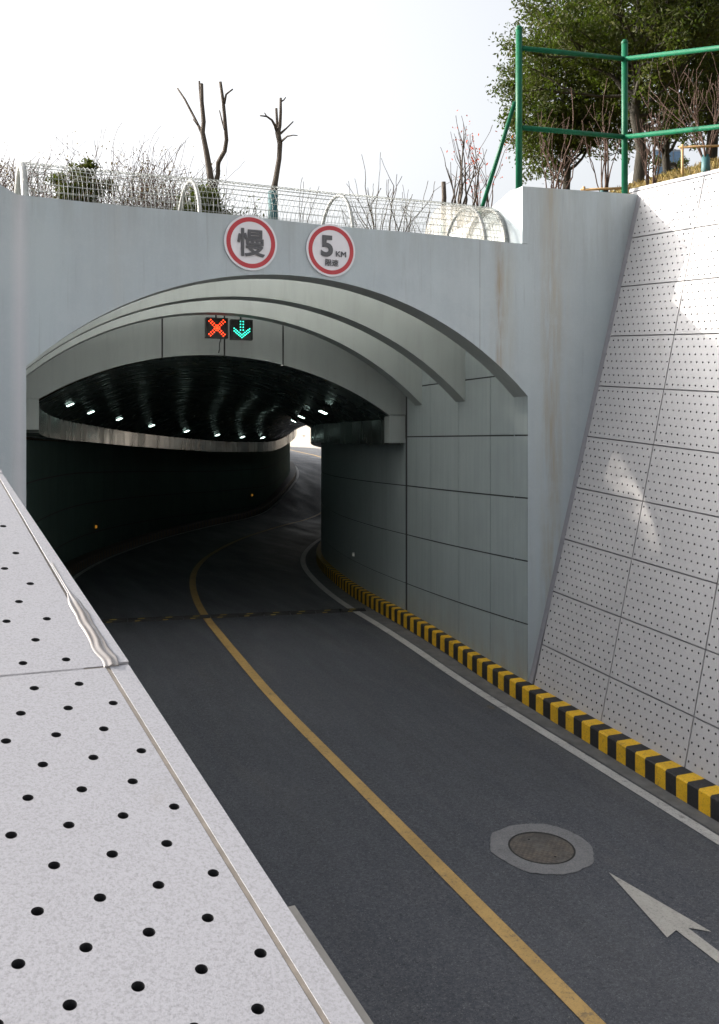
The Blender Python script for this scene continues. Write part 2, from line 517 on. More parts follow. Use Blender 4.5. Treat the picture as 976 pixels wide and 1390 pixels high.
# parapet wing running back beside the skylight
b = MB()
b.grid([[Vector((PX0, S0 + TH, 2.6)), Vector((PX0, S0 + TH, 3.955)), Vector((PX0 + .25, S0 + TH, 3.955)), Vector((PX0 + .25, S0 + TH, 2.6))]] +
       [[Vector((PX0, s, 2.6)), Vector((PX0, s, z)), Vector((PX0 + .25, s, z)), Vector((PX0 + .25, s, 2.6))] for s, z in ((13.5, 3.9), (13.8, 3.83), (14.2, 3.76), (14.8, 3.70), (15.5, 3.66), (16.6, 3.64))])
b.build("parapet_wing", m_facade, portal)
# inner arched ribs
def rib(d0, d1, ztop=2.9):
    b = MB(); prof = arch_pts(OL, OR_, .83, 1.49)
    for d, flip in ((d0, 0), (d1, 1)):
        lo = [b.vert(P(d, c, z)) for c, z in prof]; hi = [b.vert(P(d, c, ztop)) for c, z in prof]
        for i in range(len(prof) - 1):
            q = [lo[i], lo[i + 1], hi[i + 1], hi[i]]; b.face(q[::-1] if flip else q)
    A0 = [b.vert(P(d0, c, z)) for c, z in prof]; A1 = [b.vert(P(d1, c, z)) for c, z in prof]
    for i in range(len(prof) - 1): b.face([A0[i], A1[i], A1[i + 1], A0[i + 1]], 1, True)
    b.build("arch_rib", [m_rib, m_soffit], portal)
rib(2.18, 2.58); rib(4.2, 4.58)
# lunette above the tunnel mouth: flat panels with open joints
HD = 5.2
HARCH = arch_pts(1.5, 8.16, .66, .98, 48, -.034)
b = MB()
joints = [(-1, 3.66), (3.685, 4.815), (4.84, 5.965), (5.99, 20)]
joints = [(1.0, 3.67), (3.70, 4.835), (4.865, 5.975), (6.005, 8.55)]
def hz(c):
    if c <= 1.5: return HARCH[0][1]
    if c >= 8.16: return HARCH[-1][1]
    for (a, za), (e, ze) in zip(HARCH, HARCH[1:]):
        if a <= c <= e: return za + (ze - za) * (c - a) / (e - a)
for a, e in joints:
    cs = dsteps(a, e, .15)
    if a < 1.5: cs = sorted(cs + [1.5])
    if e > 8.16: cs = sorted(cs + [8.16])
    lo = [b.vert(P(HD, c, hz(c))) for c in cs]; hi = [b.vert(P(HD, c, 2.85)) for c in cs]
    lo2 = [b.vert(P(HD + .3, c, hz(c))) for c in cs]
    for i in range(len(cs) - 1):
        b.face([lo[i], lo[i + 1], hi[i + 1], hi[i]], 0); b.face([lo[i + 1], lo[i], lo2[i], lo2[i + 1]], 0)
for (a, e), (a2, e2) in zip(joints, joints[1:]):
    b.poly([P(HD + .03, e - .01, hz(e) - .0), P(HD + .03, a2 + .01, hz(a2)), P(HD + .03, a2 + .01, 2.85), P(HD + .03, e - .01, 2.85)], 1)
b.box(.4, 9.4, HD + .02, HD + 3, 2.72, 2.87, 0, lambda x, y, z: P(y, x, z))
b.build("lunette_wall", [m_rib, m_joint], portal)
# ledge blocks at the springing
for a, e, side in ((1.13, 1.5, 'l'), (8.16, 8.5, 'r')):
    z1 = .66 - .034 * ((a + e) / 2 - 4.83) - .012; z0 = z1 - .545
    b = MB(); b.box(a, e, HD - .03, HD + .3, z0, z1, 0, lambda x, y, z: P(y, x, z))
    b.build("springer_block", m_rib, portal)
# slab over the ribs, behind the skylight
b = MB()
for c0, c1 in ((.55, 1.0), ):
    b.box(c0, c1, S0 + TH + .002, 18.6, 2.4, 3.0)
b.box(.55, 8.9, 18.35, 18.6, 2.2, 3.02)
b.build("skylight_kerb", m_rib, portal)
def diffuser_mat():
    """unseen milky sheet added to soften sun; clear patch shaped for a sun streak"""
    M = Mat("sun_diffuser_sheet", (.55, .55, .53), .5)
    tr = M.n.new("ShaderNodeBsdfTranslucent"); tr.inputs[0].default_value = (.9, .9, .88, 1)
    tp = M.n.new("ShaderNodeBsdfTransparent"); mx = M.n.new("ShaderNodeMixShader"); mx.inputs[0].default_value = .88
    mx2 = M.n.new("ShaderNodeMixShader")
    x, y = M.axis(0), M.axis(1)
    f = M.math('MULTIPLY', M.ramp(x, 2.6, 4.4, 1, 0), band(M, y, 16.6, .55))  # clear patch placed so a streak of sun reaches the right wall
    f = M.math('MULTIPLY', f, M.noise(2.2, 4, .6, (1, 1, 1), .30, .60))
    M.l.new(M.math('MULTIPLY', f, .42), mx2.inputs[0])
    M.l.new(M.b.outputs[0], mx.inputs[1]); M.l.new(tr.outputs[0], mx.inputs[2]); M.l.new(mx.outputs[0], mx2.inputs[1]); M.l.new(tp.outputs[0], mx2.inputs[2]); M.l.new(mx2.outputs[0], M.n["Material Output"].inputs[0])
    return M.m
b = MB(); b.poly([Vector((.95, S0 + TH + .01, 2.93)), Vector((8.8, S0 + TH + .01, 2.93)), Vector((8.8, 18.4, 2.93)), Vector((.95, 18.4, 2.93))])
b.build("sun_diffuser_sheet", diffuser_mat(), portal)  # unseen, added over the ribs to diffuse and shape the sunlight
# panelled side walls between the front wall and the tunnel mouth
def panel_wall(o, sgn, d_edges, levels, zoff, mats, name, parent, gap=.006, th=.02):
    """flat cladding panels standing proud of a dark backing; sgn = direction of the visible face"""
    b = MB()
    D = dsteps(d_edges[0], d_edges[-1], .4)
    b.grid([[P(d, o - sgn * th, zz + zoff(d)) for zz in (levels[0], levels[-1])] for d in D], 1)
    for d0, d1 in zip(d_edges, d_edges[1:]):
        for z0, z1 in zip(levels, levels[1:]):
            dd = dsteps(d0 + gap, d1 - gap, .5)
            rows = [[P(d, o - sgn * th, z0 + gap * 2 + zoff(d)), P(d, o, z0 + gap * 2 + zoff(d)), P(d, o, z1 - gap * 2 + zoff(d)), P(d, o - sgn * th, z1 - gap * 2 + zoff(d))] for d in dd]
            b.grid(rows, 0)
            for r in (rows[0], rows[-1]): b.poly(r)
    return b.build(name, mats, parent)
LV = [-4.6, -3.82, -2.835, -1.855, -.875, .105, 1.08, 2.7]
# where the vertical joints fall on the right wall
panel_wall(OR_, -1, [.004, 1.22, 2.45, 3.75, 5.06], LV, lambda d: 0, [m_inset, m_joint], "side_wall", portal)
panel_wall(OL, 1, [.004, 1.6, 2.8, 4.0, 5.06], LV, lambda d: 0, [m_inset, m_joint], "side_wall", portal)
b = MB()
for o0, o1 in ((8.52, 8.72), (.88, 1.08)):
    b = MB()
    b.box(o0, o1, 5.0, 5.22, -4.6, 2.7, 0, lambda x, y, z: P(y, x, z))
    b.build("joint_post", m_joint, portal)

# ------------------------------------------------------------------ tunnel
TUN_END = 50.0
tunnel = thing("tunnel", "dark curving tunnel bore with panelled walls and glossy vaulted ceiling", "tunnel", (5, S0 + 6, -3.5))
zrel = lambda d: ledge_z(d) - .06
LT = [-5.0, -3.82, -2.835, -1.855, -.875, .08]
edges = dsteps(5.2, TUN_END, 1.25)
panel_wall(OR_, -1, edges, LT, zrel, [m_inset, m_joint], "side_wall", tunnel, gap=.005)
panel_wall(OL, 1, edges, LT, zrel, [m_leftwall_shaded, m_joint], "side_wall", tunnel, gap=.009)
# ledges with steel fascia
for a, e, wall in ((1.5, 1.08, 0), (8.16, 8.52, 1)):
    b = MB()
    tl = .11 if wall == 0 else -.11
    for d0, d1 in zip(edges, edges[1:]):
        dd = dsteps(d0 + .008 + (.3 if d0 < 5.3 else 0), d1 - .008, .6)
        rows = [[P(d, e, ledge_z(d) + tl * max(0, 1 - (d - 5) / 12)), P(d, a, ledge_z(d) + tl * max(0, 1 - (d - 5) / 12)), P(d, a, ledge_z(d) + .5 + tl * max(0, 1 - (d - 5) / 12)), P(d, e, ledge_z(d) + .54 + tl * max(0, 1 - (d - 5) / 12))] for d in dd]
        b.grid(rows, 0)
        for r in (rows[0], rows[-1]): b.poly(r)
    b.build("ledge", m_steel, tunnel)
# ceiling vault of narrow glossy sheets, each a shallow wave
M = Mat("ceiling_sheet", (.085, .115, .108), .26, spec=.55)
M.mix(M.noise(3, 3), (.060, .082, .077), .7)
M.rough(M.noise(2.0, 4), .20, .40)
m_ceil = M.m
b = MB(); rows = []
for d in dsteps(HD + .03, TUN_END, .15):
    w = .006 * math.cos(d * 2 * math.pi / .6)
    tl = -.034 * max(0, 1 - (d - 5) / 12)
    rows.append([P(d, c, z + w + ledge_z(d) - .07) for c, z in arch_pts(1.40, 8.26, .565, 1.07, 26, tl)])
b.grid(rows, 0, True)
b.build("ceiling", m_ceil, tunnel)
b = MB()   # end wall closing the gap between vault and ground at the far mouth
pr = arch_pts(1.5, 8.16, .655 + ledge_z(50) - .06, .98, 20, 0)
for (a, za), (e, ze) in zip(pr, pr[1:]):
    b.poly([P(TUN_END, a, za), P(TUN_END, e, ze), P(TUN_END, e, 3.3), P(TUN_END, a, 3.3)])
for a, e in ((-.6, 1.5), (8.16, 9.8)):
    b.poly([P(TUN_END, a, ledge_z(50)), P(TUN_END, e, ledge_z(50)), P(TUN_END, e, 3.3), P(TUN_END, a, 3.3)])
b.build("end_wall", m_rib, tunnel)
m_farwall = terrazzo_mat("far_wall_paint", (.22, .20, .175), (.19, .172, .15), .3)
for o0, o1, h0, lab in ((8.5, 8.9, 2.6, "sunlit cream wall beside the road beyond the tunnel exit"), (1.1, .7, 1.2, "low wall on the left of the road beyond the tunnel exit")):
    b = MB()
    b.grid([[P(d, o0, road_z(d) - .1), P(d, o0, road_z(d) + h0), P(d, o1, road_z(d) + h0), P(d, o1, road_z(d) - .1)] for d in dsteps(TUN_END + .02, 138, 1)], 0)
    b.build("retaining_wall", m_farwall, label=lab, cat="wall")

# floodlights
M = Mat("lamp_lens", (.8, .9, .86), .3); M.emit((.72, 1.0, .90), 2.4); m_lens = M.m
m_lampbody = plain("lamp_housing", (.05, .052, .05), .5)
ords = ["nearest", "second", "third", "fourth", "fifth", "sixth", "seventh", "eighth"]
def lamp(d, o, dz, lab):
    z = ledge_z(d) + dz
    c = P(d, o, z); th = heading(d)
    ax = Vector((math.sin(th), math.cos(th), 0)); ac = Vector((math.cos(th), -math.sin(th), 0)) * (1 if o < 5 else -1)
    t = thing("floodlight", lab, "lamp", c, "floodlights along the tunnel ceiling")
    dn = (Vector((0, 0, -1)) * .90 + ac * .42).normalized()      # aims down and inwards
    u = dn.cross(ax).normalized()
    b = MB(); b.obox(c - dn * .03, ax * .17, u * .10, dn * .035)
    for k in range(-3, 4): b.obox(c - dn * .075 + ax * (.045 * k), ax * .006, u * .08, dn * .02)
    b.build("housing", m_lampbody, t)
    b = MB(); b.obox(c + dn * .012, ax * .15, u * .08, dn * .006); b.build("lens", m_lens, t)
    b = MB(); b.tube([c - dn * .05 - ax * .18, c - dn * .05 - ax * .18 + Vector((0, 0, .18)), c - dn * .05 + ax * .18 + Vector((0, 0, .18)), c - dn * .05 + ax * .18], .012, 5)
    b.build("bracket", m_lampbody, t)
for i, d in enumerate((10.1, 14.5, 19.0, 23.5, 28.0, 31.8, 34.8, 37.2)):
    lamp(d, 1.9, .84 - .015 * i, f"{ords[i]} lit floodlight in the row above the left wall of the tunnel")
for i, d in enumerate((8.8, 12.6, 16.8)):
    lamp(d, 7.62, .66, f"{ords[i]} lit floodlight above the right wall of the tunnel")
# small road-stud reflectors on the walls
m_amber = Mat("amber_reflector", (.6, .25, .02), .3).emit((1, .45, .05), .10).m  # faint glow of its own in place of reflected light
m_whiter = Mat("white_reflector", (.85, .84, .78), .3).m
for (d, o, dz, m, lab) in ((19.0, 1.13, -2.93 + 3.95, m_amber, "amber reflector low on the left tunnel wall nearer the entrance"), (37.5, 1.13, 1.0, m_amber, "amber reflector far along the left tunnel wall"), (9.3, 8.47, .95, m_whiter, "small white reflector low on the right tunnel wall")):
    th = heading(d); ax = Vector((math.sin(th), math.cos(th), 0)); ac = Vector((math.cos(th), -math.sin(th), 0)) * (1 if o < 5 else -1)
    c = P(d, o, road_z(d) + dz); b = MB()
    q = [c - ax * .03 - Vector((0, 0, .05)), c - ax * .03 + Vector((0, 0, .05)), c - ax * .03 + ac * .05 + Vector((0, 0, .04)), c - ax * .03 + ac * .05 - Vector((0, 0, .04))]
    b.poly(q); q2 = [p + ax * .06 for p in q]; b.poly(q2[::-1])
    for i in range(4): b.poly([q[i], q[(i + 1) % 4], q2[(i + 1) % 4], q2[i]])
    b.build("reflector", m, label=lab, cat="reflector")

# rubber speed hump just inside the mouth
hump = thing("speed_hump", "low black and yellow rubber speed hump across the tunnel mouth", "speed hump", P(7.0, 4.8, road_z(7.0)))
b = MB()
def hp(o, k, z):      # the hump runs a little askew: across the bend
    d = 7.0 + .02 * (4.8 - o) + k
    return P(d, o, road_z(d) + z)
prof = [(-.17, .002), (-.10, .035), (-.03, .048), (.03, .048), (.10, .035), (.17, .002)]
m_hy = paint_mat("hump_yellow", (.42, .30, .06), .5)
N = 12; o = 1.5; L = (8.15 - 1.5) / N
for i in range(N):
    a, e = o + i * L + .012, o + (i + 1) * L - .012; b2 = MB()
    b.grid([[hp(x, k, z) for k, z in prof] for x in (a, e)], 0)
    q = [(a + .06, -.155), (a + .20, -.155), (a + .26, -.05), (a + .2, -.05)]
    for off in (.12,):
        b2.poly([hp(x + off, k, interp([(p[0], p[1]) for p in prof], k) + .004) for x, k in ((a + .0, -.16), (a + .10, -.16), (a + .22, -.04), (a + .08, -.04))])
    b2.build('yellow_chevron', m_hy, hump)
b.build("rubber_blocks", plain("black_rubber", (.02, .02, .021), .7), hump)

# manhole cover with its cement collar
mc, ms = 5.965, 8.776
mh = thing("manhole_cover", "round cast iron manhole cover in a pale cement collar on the near lane", "manhole cover", (mc, ms, road_z(ms - S0)))
gx = Vector((1, 0, 0)); gy = Vector((0, 1, GR)).normalized(); c0 = Vector((mc, ms, road_z(ms - S0)))
M = Mat("cement_collar", (.135, .138, .145), .85); M.mix(M.noise(5, 6, .75), (.095, .097, .103), .9); M.mix(M.noise(9, 5, .75, (1, 1, 1), .56, .72), (.20, .20, .20), .5); M.mix(M.noise(60, 4), (.24, .24, .24), .4); M.mix(M.noise(17, 5, .8, (1, 1, 1), .60, .68), (.07, .07, .075), .6); m_collar = M.m
b = MB(); n = 64
ins = []; outs = []
for k in range(n):
    a = k * 2 * math.pi / n; ro = .548 + .034 * mnoise.noise(Vector((math.cos(a) * 2, math.sin(a) * 2, 1))) + .022 * mnoise.noise(Vector((math.cos(a) * 9, math.sin(a) * 9, 1)))
    dv = gx * math.cos(a) + gy * math.sin(a)
    ins.append(b.vert(c0 + dv * .352 + Vector((0, 0, .007)))); outs.append(b.vert(c0 + dv * ro + Vector((0, 0, .007))))
for k in range(n): b.face([ins[k], outs[k], outs[(k + 1) % n], ins[(k + 1) % n]])
b.build("cement_collar", m_collar, mh)
b = MB(); b.disc(c0 + Vector((0, 0, .009)), gx, gy, .335, .355, 64); b.build("iron_frame", plain("iron_dark", (.03, .03, .03), .7, .3), mh)
M = Mat("cast_iron", (.075, .07, .066), .65, .3); M.mix(M.noise(4.5, 5, .7, (1, 1, 1), .42, .62), (.15, .125, .10), .85); M.mix(M.noise(14, 4, .7, (1, 1, 1), .6, .75), (.05, .045, .04), .8)
br = M.n.new("ShaderNodeTexChecker"); br.inputs['Scale'].default_value = 30; M.l.new(M.pos(), br.inputs[0]); M.bump(br.outputs['Fac'], .7, .006)
M.mix(br.outputs['Fac'], (.045, .042, .038), .40); M.mix(M.noise(8, 5, .7, (1, 1, 1), .5, .66), (.12, .115, .108), .7)
m_iron = M.m
b = MB(); b.disc(c0 + Vector((0, 0, .006)), gx, gy, 0, .334, 64)
b.build("iron_lid", m_iron, mh)
for x, y in ((.02, -.22), (-.03, .2)):
    b = MB(); b.disc(c0 + gx * x + gy * y + Vector((0, 0, .0105)), gx, gy, 0, .014, 12)
    b.build("lifting_hole", m_hole, mh)
b = MB(); b.disc(rp(7.72, 12.7, .0125), gx * .6, gy, 0, .09, 10)
b.build("drain_lid", m_iron, label="small rusty iron lid beside the white edge line", cat="drain cover")

# ------------------------------------------------------------------ perforated cladding
def perforated(b, W, Hh, nx, ny, fn, r=.0122, seg=12, depth=.018, marg=.006, th=.02, top=0, dark=1, par=0, my=None, xr=0):
    """a panel W x H pierced by a staggered field of round holes; fn(u, v, w) -> point, w = depth behind the face"""
    U = [marg + (W - 2 * marg) * i / (2 * nx) for i in range(2 * nx + 1)]
    if my is None: my = max((Hh - ny * (W - 2 * marg) / nx) / 2, marg)
    V = [my + (Hh - 2 * my) * j / ny for j in range(ny + 1)]
    ids = {}
    def gid(i, j):
        if (i, j) not in ids: ids[i, j] = b.vert(fn(U[i], V[j], 0))
        return ids[i, j]
    q = seg // 4
    for j in range(ny):
        for i in range(2 * nx):
            c = [gid(i, j), gid(i + 1, j), gid(i + 1, j + 1), gid(i, j + 1)]
            if (i + j + par) % 2:
                b.face(c, top); continue
            cx, cy = (U[i] + U[i + 1]) / 2, (V[j] + V[j + 1]) / 2
            A = [R(225) + 2 * math.pi * k / seg for k in range(seg)]
            ring = [b.vert(fn(cx + r * math.cos(a), cy + r * math.sin(a), 0)) for a in A]
            low = [b.vert(fn(cx + r * math.cos(a), cy + r * math.sin(a), depth)) for a in A]
            for k in range(4):
                arc = [ring[(k * q + e) % seg] for e in range(q + 1)]
                b.face([c[k], c[(k + 1) % 4]] + arc[::-1], top)
            for k in range(seg):
                b.face([ring[(k + 1) % seg], ring[k], low[k], low[(k + 1) % seg]], dark)
            b.face(low, dark)
    # border strips and edges
    x0, x1, y0, y1 = 0, W, 0, Hh
    bl = [(U[i], V[0]) for i in range(2 * nx + 1)]
    b.poly([fn(x0, y0, 0), fn(x1, y0, 0), fn(x1, V[0], 0), fn(x0, V[0], 0)], top)
    b.poly([fn(x0, V[-1], 0), fn(x1, V[-1], 0), fn(x1, y1, 0), fn(x0, y1, 0)], top)
    b.poly([fn(x0, V[0], 0), fn(U[0], V[0], 0), fn(U[0], V[-1], 0), fn(x0, V[-1], 0)], top)
    b.poly([fn(U[-1], V[0], 0), fn(x1, V[0], 0), fn(x1, V[-1], 0), fn(U[-1], V[-1], 0)], top)
    if xr: b.poly([fn(x1, y0, 0), fn(x1 + xr, y0, 0), fn(x1 + xr, y1, 0), fn(x1, y1, 0)], top)
    x1 += xr
    for (xa, ya), (xb, yb) in (((x0, y0), (x1, y0)), ((x1, y0), (x1, y1)), ((x1, y1), (x0, y1)), ((x0, y1), (x0, y0))):
        b.poly([fn(xb, yb, 0), fn(xa, ya, 0), fn(xa, ya, th), fn(xb, yb, th)], top)

# right hand battered wall: frame A (u back along the road, v up the slope)
WA = Vector((8.518, S0, -3.718)); WB = Vector((10.66, S0, 4.17))
ud = Vector((0, 1, GR)).normalized()
vd = (WB - WA).normalized(); vd = (vd - ud * vd.dot(ud)).normalized()
nd = ud.cross(vd).normalized()
if nd.x > 0: nd = -nd                                    # facing the road
wall_r = thing("retaining_wall", "tall leaning wall of pale perforated panels on the right of the road", "wall", (8.6, 6, -4.1))
def wr(u, v, w=0): return WA + ud * u + vd * v - nd * w
b = MB()
SK = .1177; PW, PH = 1.652, .8315
pm = MB()
perforated(pm, PW - .02, PH - .02, 14, 7, lambda u, v, w: ud * (-u - .010 + SK * v) + vd * (v + .010) - nd * w, r=.0138, seg=12)
# faces come out mirrored by the -u: flip
pm.f = [tuple(reversed(q)) for q in pm.f]
pmesh = pm.mesh("panel", [m_terr_r, m_hole])
for k in range(-1, 9):
    for j in range(-1, 8):
        v = .615 + PH * k
        uu = -1.79 + SK * v - PW * j
        o = bpy.data.objects.new("panel", pmesh); COL.objects.link(o)
        o.parent = wall_r; o.matrix_parent_inverse = Matrix.Translation(-wall_r.location)
        o.location = WA + ud * uu + vd * v
b.box(-45, .9, -1.4, 8.12, .034, .25, 0, lambda u, v, w: wr(u, v, w))
b.build("backing", m_backing, wall_r)
b = MB()
b.box(-45, .9, 8.105, 8.16, -.004, .25, 0, lambda u, v, w: wr(u, v, w))          # cap along the top
b.build("cap", m_trim, wall_r)
b = MB()                                                                        # plain strip against the portal
for z0, z1 in ((-3.95, 4.05),):
    k0 = (z0 + 3.718) / 7.888; k1 = (z1 + 3.718) / 7.888
    for a0, a1, w in ((-.10, .005, -.006),):
        q = [WA + (WB - WA) * k0 + ud * a0, WA + (WB - WA) * k0 + ud * a1, WA + (WB - WA) * k1 + ud * a1, WA + (WB - WA) * k1 + ud * a0]
        b.poly([p - nd * w for p in q][::-1]); b.poly([p - nd * .03 for p in q])
        for i in (0, 3):
            pass
        b.poly([q[0] - nd * w, q[0] - nd * .03, q[3] - nd * .03, q[3] - nd * w])
b.build("end_strip", m_trim, wall_r)
b = MB()
b.grid([[WA + ud * u + vd * v - nd * 0 for v in (-.3, 8.1)] for u in (-60, -14.9)])
b.build("plain_face", m_terr_r, wall_r)

# left hand wall: sloping coping of perforated panels, and the face below it
wall_l = thing("retaining_wall", "left wing wall with speckled perforated coping panels and mended edge trim", "wall", (.6, 3, -4.5))
eu = Vector((.9885, .1475, -.0328)).normalized(); ev = Vector((-.1321, .9489, .2867)).normalized(); en = eu.cross(ev).normalized()
J = Vector((.4637, 2.8602, -.6434))                          # the joint, at the trim
def cp(u, v, w=0): return J + eu * u + ev * v - en * w
def coping_panel(u1, v0, nx, ny, pv, par, shear, dm=.017, xr=0):
    W = nx * .12 + .012; Lh = ny * pv + 2 * dm
    b = MB()
    perforated(b, W, Lh, nx, ny, lambda u, v, w: cp(u1 - W + u + shear * (v0 + v), v0 + v, w), r=.0122, seg=20, depth=.05, th=.022, par=par, my=dm, xr=xr)
    return b.build("coping_panel", [m_terr_l, m_hole], wall_l)
coping_panel(-.005, -.004 - 15 * .1175 - .034, 6, 15, .1175, 0, 0)
coping_panel(-.005 - .742, -.004 - 15 * .1175 - .034, 7, 15, .1175, 0, 0)
coping_panel(-.005, -.012 - 2 * (15 * .1175 + .034), 13, 15, .1175, 0, 0)
coping_panel(-.066, .006, 6, 13, .1335, 1, .035, -.01, .070)
coping_panel(-.066 - .742, .006, 7, 13, .1335, 1, .035, -.01 + .0)
UP1 = .006 + 13 * .1335 - .02
for k in range(6):
    coping_panel(-.03, UP1 + .008 + k * 1.6, 13, 13, .1205, 1, .0, .012)
b = MB()
b.box(-1.72, .05, -5.6, 11.3, .056, .13, 0, lambda u, v, w: cp(u, v, w))
b.build("backing", m_terr_l, wall_l)
m_groove = plain("warm_sealant", (.19, .165, .14), .5, vary=.35, scale=30)
# edge trim pieces with the lower flange
b = MB()
def trim(v0, v1, u0, u1, top, du0=0, du1=0):
    n = 12
    for i in range(n):
        a, e = v0 + (v1 - v0) * i / n, v0 + (v1 - v0) * (i + 1) / n
    b.box(0, 1, v0, v1, 0, 1, 0, lambda x, v, w: cp(u0 + (u1 - u0) * x + (du0 * (1 - x) + du1 * x) * (v - v0), v, -top + w * (.05 + top)))
trim(-5.4, -.002, .007, .064, .0012)
trim(.012, 1.76, .009, .068, .004, .016, -.006)
trim(1.765, 11.2, .036, .06, .006)
b.build("edge_trim", m_terr_l, wall_l)
b = MB()
b.box(-.004, .0075, -5.4, -.0, -.001, .02, 0, lambda x, v, w: cp(x, v, w + .0015))
b.box(-.001, .010, .0, 1.7, -.001, .02, 0, lambda x, v, w: cp(x + .018 * v, v, w + .001))
b.box(-1.6, .0, -.0045, .0065, -.001, .02, 0, lambda x, v, w: cp(x, v, w + .003))
b.build("joint_filler", m_groove, wall_l)
# clumsy bead of sealant over the upper trim
M = Mat("clear_sealant", (.17, .155, .148), .4, spec=.35)
M.mix(M.noise(7, 5, .6, (1, 1, 1), .45, .65), (.235, .226, .228), .7)
M.mix(M.noise(22, 4, .7, (1, .3, 1), .58, .72), (.12, .095, .08), .6)
m_seal = M.m
b = MB(); rows = []
for i in range(61):
    t = i / 60; v = -.004 + .76 * t
    n1 = mnoise.noise(Vector((v * 6, 5, 0))); n2 = mnoise.noise(Vector((v * 13, 1, 4)))
    wd = (.024 if t < .55 else .024 - .019 * sstep((t - .55) / .15)) * (1 + .22 * n1)
    cen = .014 + .018 * v + .008 * n2 * (1 - t)
    hh = .006 * (1 - .55 * sstep((t - .5) / .25))
    row = []
    for k in range(13):
        x = -1 + 2 * k / 12
        ridge = .55 + .45 * math.cos((x * 1.4 + .5 * n1) * math.pi * 1.5)
        row.append(cp(cen + wd * x, v, -.002 - hh * (1 - x * x) ** .6 * ridge - (.0012 if abs(x) < 1 else -.006)))
    rows.append(row)
b.grid(rows, 0, True); b.poly(rows[0])
b.build("sealant_bead", m_seal, wall_l)
# lower flange showing past the trim
b = MB()
b.box(.045, .120, -5.4, -.985, .055, .10, 0, lambda x, v, w: cp(x, v, w))
b.build("flange", plain("flange_grey", (.28, .262, .235), .6, vary=.2, scale=20), wall_l)
# wall face from the coping down to the kerb
def le(s): return Vector((.683 - .1424 * (s - 1.745) - .01, s, -.985 + .302 * (s - 1.745) - .03))
def lb(s): return Vector((lfoot(s - S0), s, road_z(s - S0) + .05))
sl = dsteps(-8, 12.86, 1.65)
for a, e in zip(sl, sl[1:]):
    n = 5
    for k in range(n):
        t0, t1 = k / n, (k + 1) / n
        hgt = (le((a + e) / 2) - lb((a + e) / 2)).length / n
        ny = max(3, round(hgt / .118))
        b = MB()
        def fn(u, v, w, a=a, e=e, t0=t0, t1=t1):
            s = a + .004 + (e - a - .008) * u
            t = t0 + .004 + (t1 - t0 - .008) * v
            p, q = lb(s), le(s)
            return p + (q - p) * t + Vector((-w, 0, 0))
        perforated(b, 1, 1, 14, ny, lambda u, v, w: fn(u, v, w), r=.0075, seg=8, depth=.02, marg=.004, par=0, my=.02)
        b.f = [tuple(reversed(q)) for q in b.f]
        b.build("panel", [m_terr_r, m_hole], wall_l)
b = MB(); b.grid([[lb(s) + Vector((-.03, 0, -.3)), le(s) + Vector((-.03, 0, 0))] for s in dsteps(-30, 12.86, 1.65)])
b.build("face_backing", m_backing, wall_l)

# ------------------------------------------------------------------ signs on the front wall
def text_obj(txt, size, cx, z, parent, mat, bold=0., name="lettering", y=S0 - .036, sx=1.0, heavy=0):
    cu = bpy.data.curves.new(name, 'FONT'); cu.body = txt; cu.size = size
    cu.align_x = 'CENTER'; cu.align_y = 'CENTER'; cu.offset = bold; cu.extrude = .0015
    o = bpy.data.objects.new(name, cu); COL.objects.link(o)
    dg = bpy.context.evaluated_depsgraph_get(); dg.update()
    me = bpy.data.meshes.new_from_object(o.evaluated_get(dg))
    bpy.data.objects.remove(o)
    xs = [v.co.x for v in me.vertices]; ys = [v.co.y for v in me.vertices]
    mx, my = (min(xs) + max(xs)) / 2, (min(ys) + max(ys)) / 2
    for v in me.vertices: v.co = Vector(((v.co.x - mx) * sx, v.co.y - my, v.co.z))
    if heavy:
        src = [v.co.copy() for v in me.vertices]; fs = [tuple(p.vertices) for p in me.polygons]; V = []; FF = []
        for k, (dx, dy) in enumerate(((0, 0), (1, 0), (-1, 0), (0, 1), (0, -1), (.7, .7), (-.7, .7), (.7, -.7), (-.7, -.7))):
            b0 = len(V); V += [(c.x + dx * heavy, c.y + dy * heavy, c.z + .0004 * k) for c in src]; FF += [tuple(i + b0 for i in f) for f in fs]
        me = bpy.data.meshes.new(name); me.from_pydata(V, [], FF)
    me.materials.clear(); me.materials.append(mat)
    o = bpy.data.objects.new(name, me); COL.objects.link(o)
    o.rotation_euler = (R(90), 0, 0); o.location = Vector((cx, y, z)) - parent.location
    o.parent = parent
    return o
m_signwhite = plain("sign_white", (.66, .655, .69), .4, vary=.05)
m_signred = plain("sign_red", (.42, .025, .035), .4, vary=.1)
m_signgrey = plain("sign_grey", (.075, .077, .085), .5, vary=.1)
def round_sign(c, z, r, label):
    t = thing("traffic_sign", label, "traffic sign", (c, S0, z), "round signs above the arch")
    X, Z = Vector((1, 0, 0)), Vector((0, 0, 1))
    b = MB(); n = 64; cen = Vector((c, S0 - .025, z))
    f = [b.vert(cen + (X * math.cos(k * 2 * math.pi / n) + Z * math.sin(k * 2 * math.pi / n)) * r) for k in range(n)]
    k2 = [b.vert(cen + Vector((0, .022, 0)) + (X * math.cos(k * 2 * math.pi / n) + Z * math.sin(k * 2 * math.pi / n)) * r) for k in range(n)]
    b.face(f); 
    for k in range(n): b.face([f[k], k2[k], k2[(k + 1) % n], f[(k + 1) % n]])
    b.build("plate", m_signwhite, t)
    b = MB(); b.disc(cen + Vector((0, -.003, 0)), X, Z, r * .765, r * .925, 64); b.build("red_ring", m_signred, t)
    return t
t = round_sign(4.016, 2.722, .376, "round red ringed sign with one large grey Chinese character for slow")
text_obj("慢", .40, 4.016, 2.722, t, m_signgrey, .002, heavy=.006)
t = round_sign(5.197, 2.713, .372, "round red ringed speed limit sign reading 5 KM")
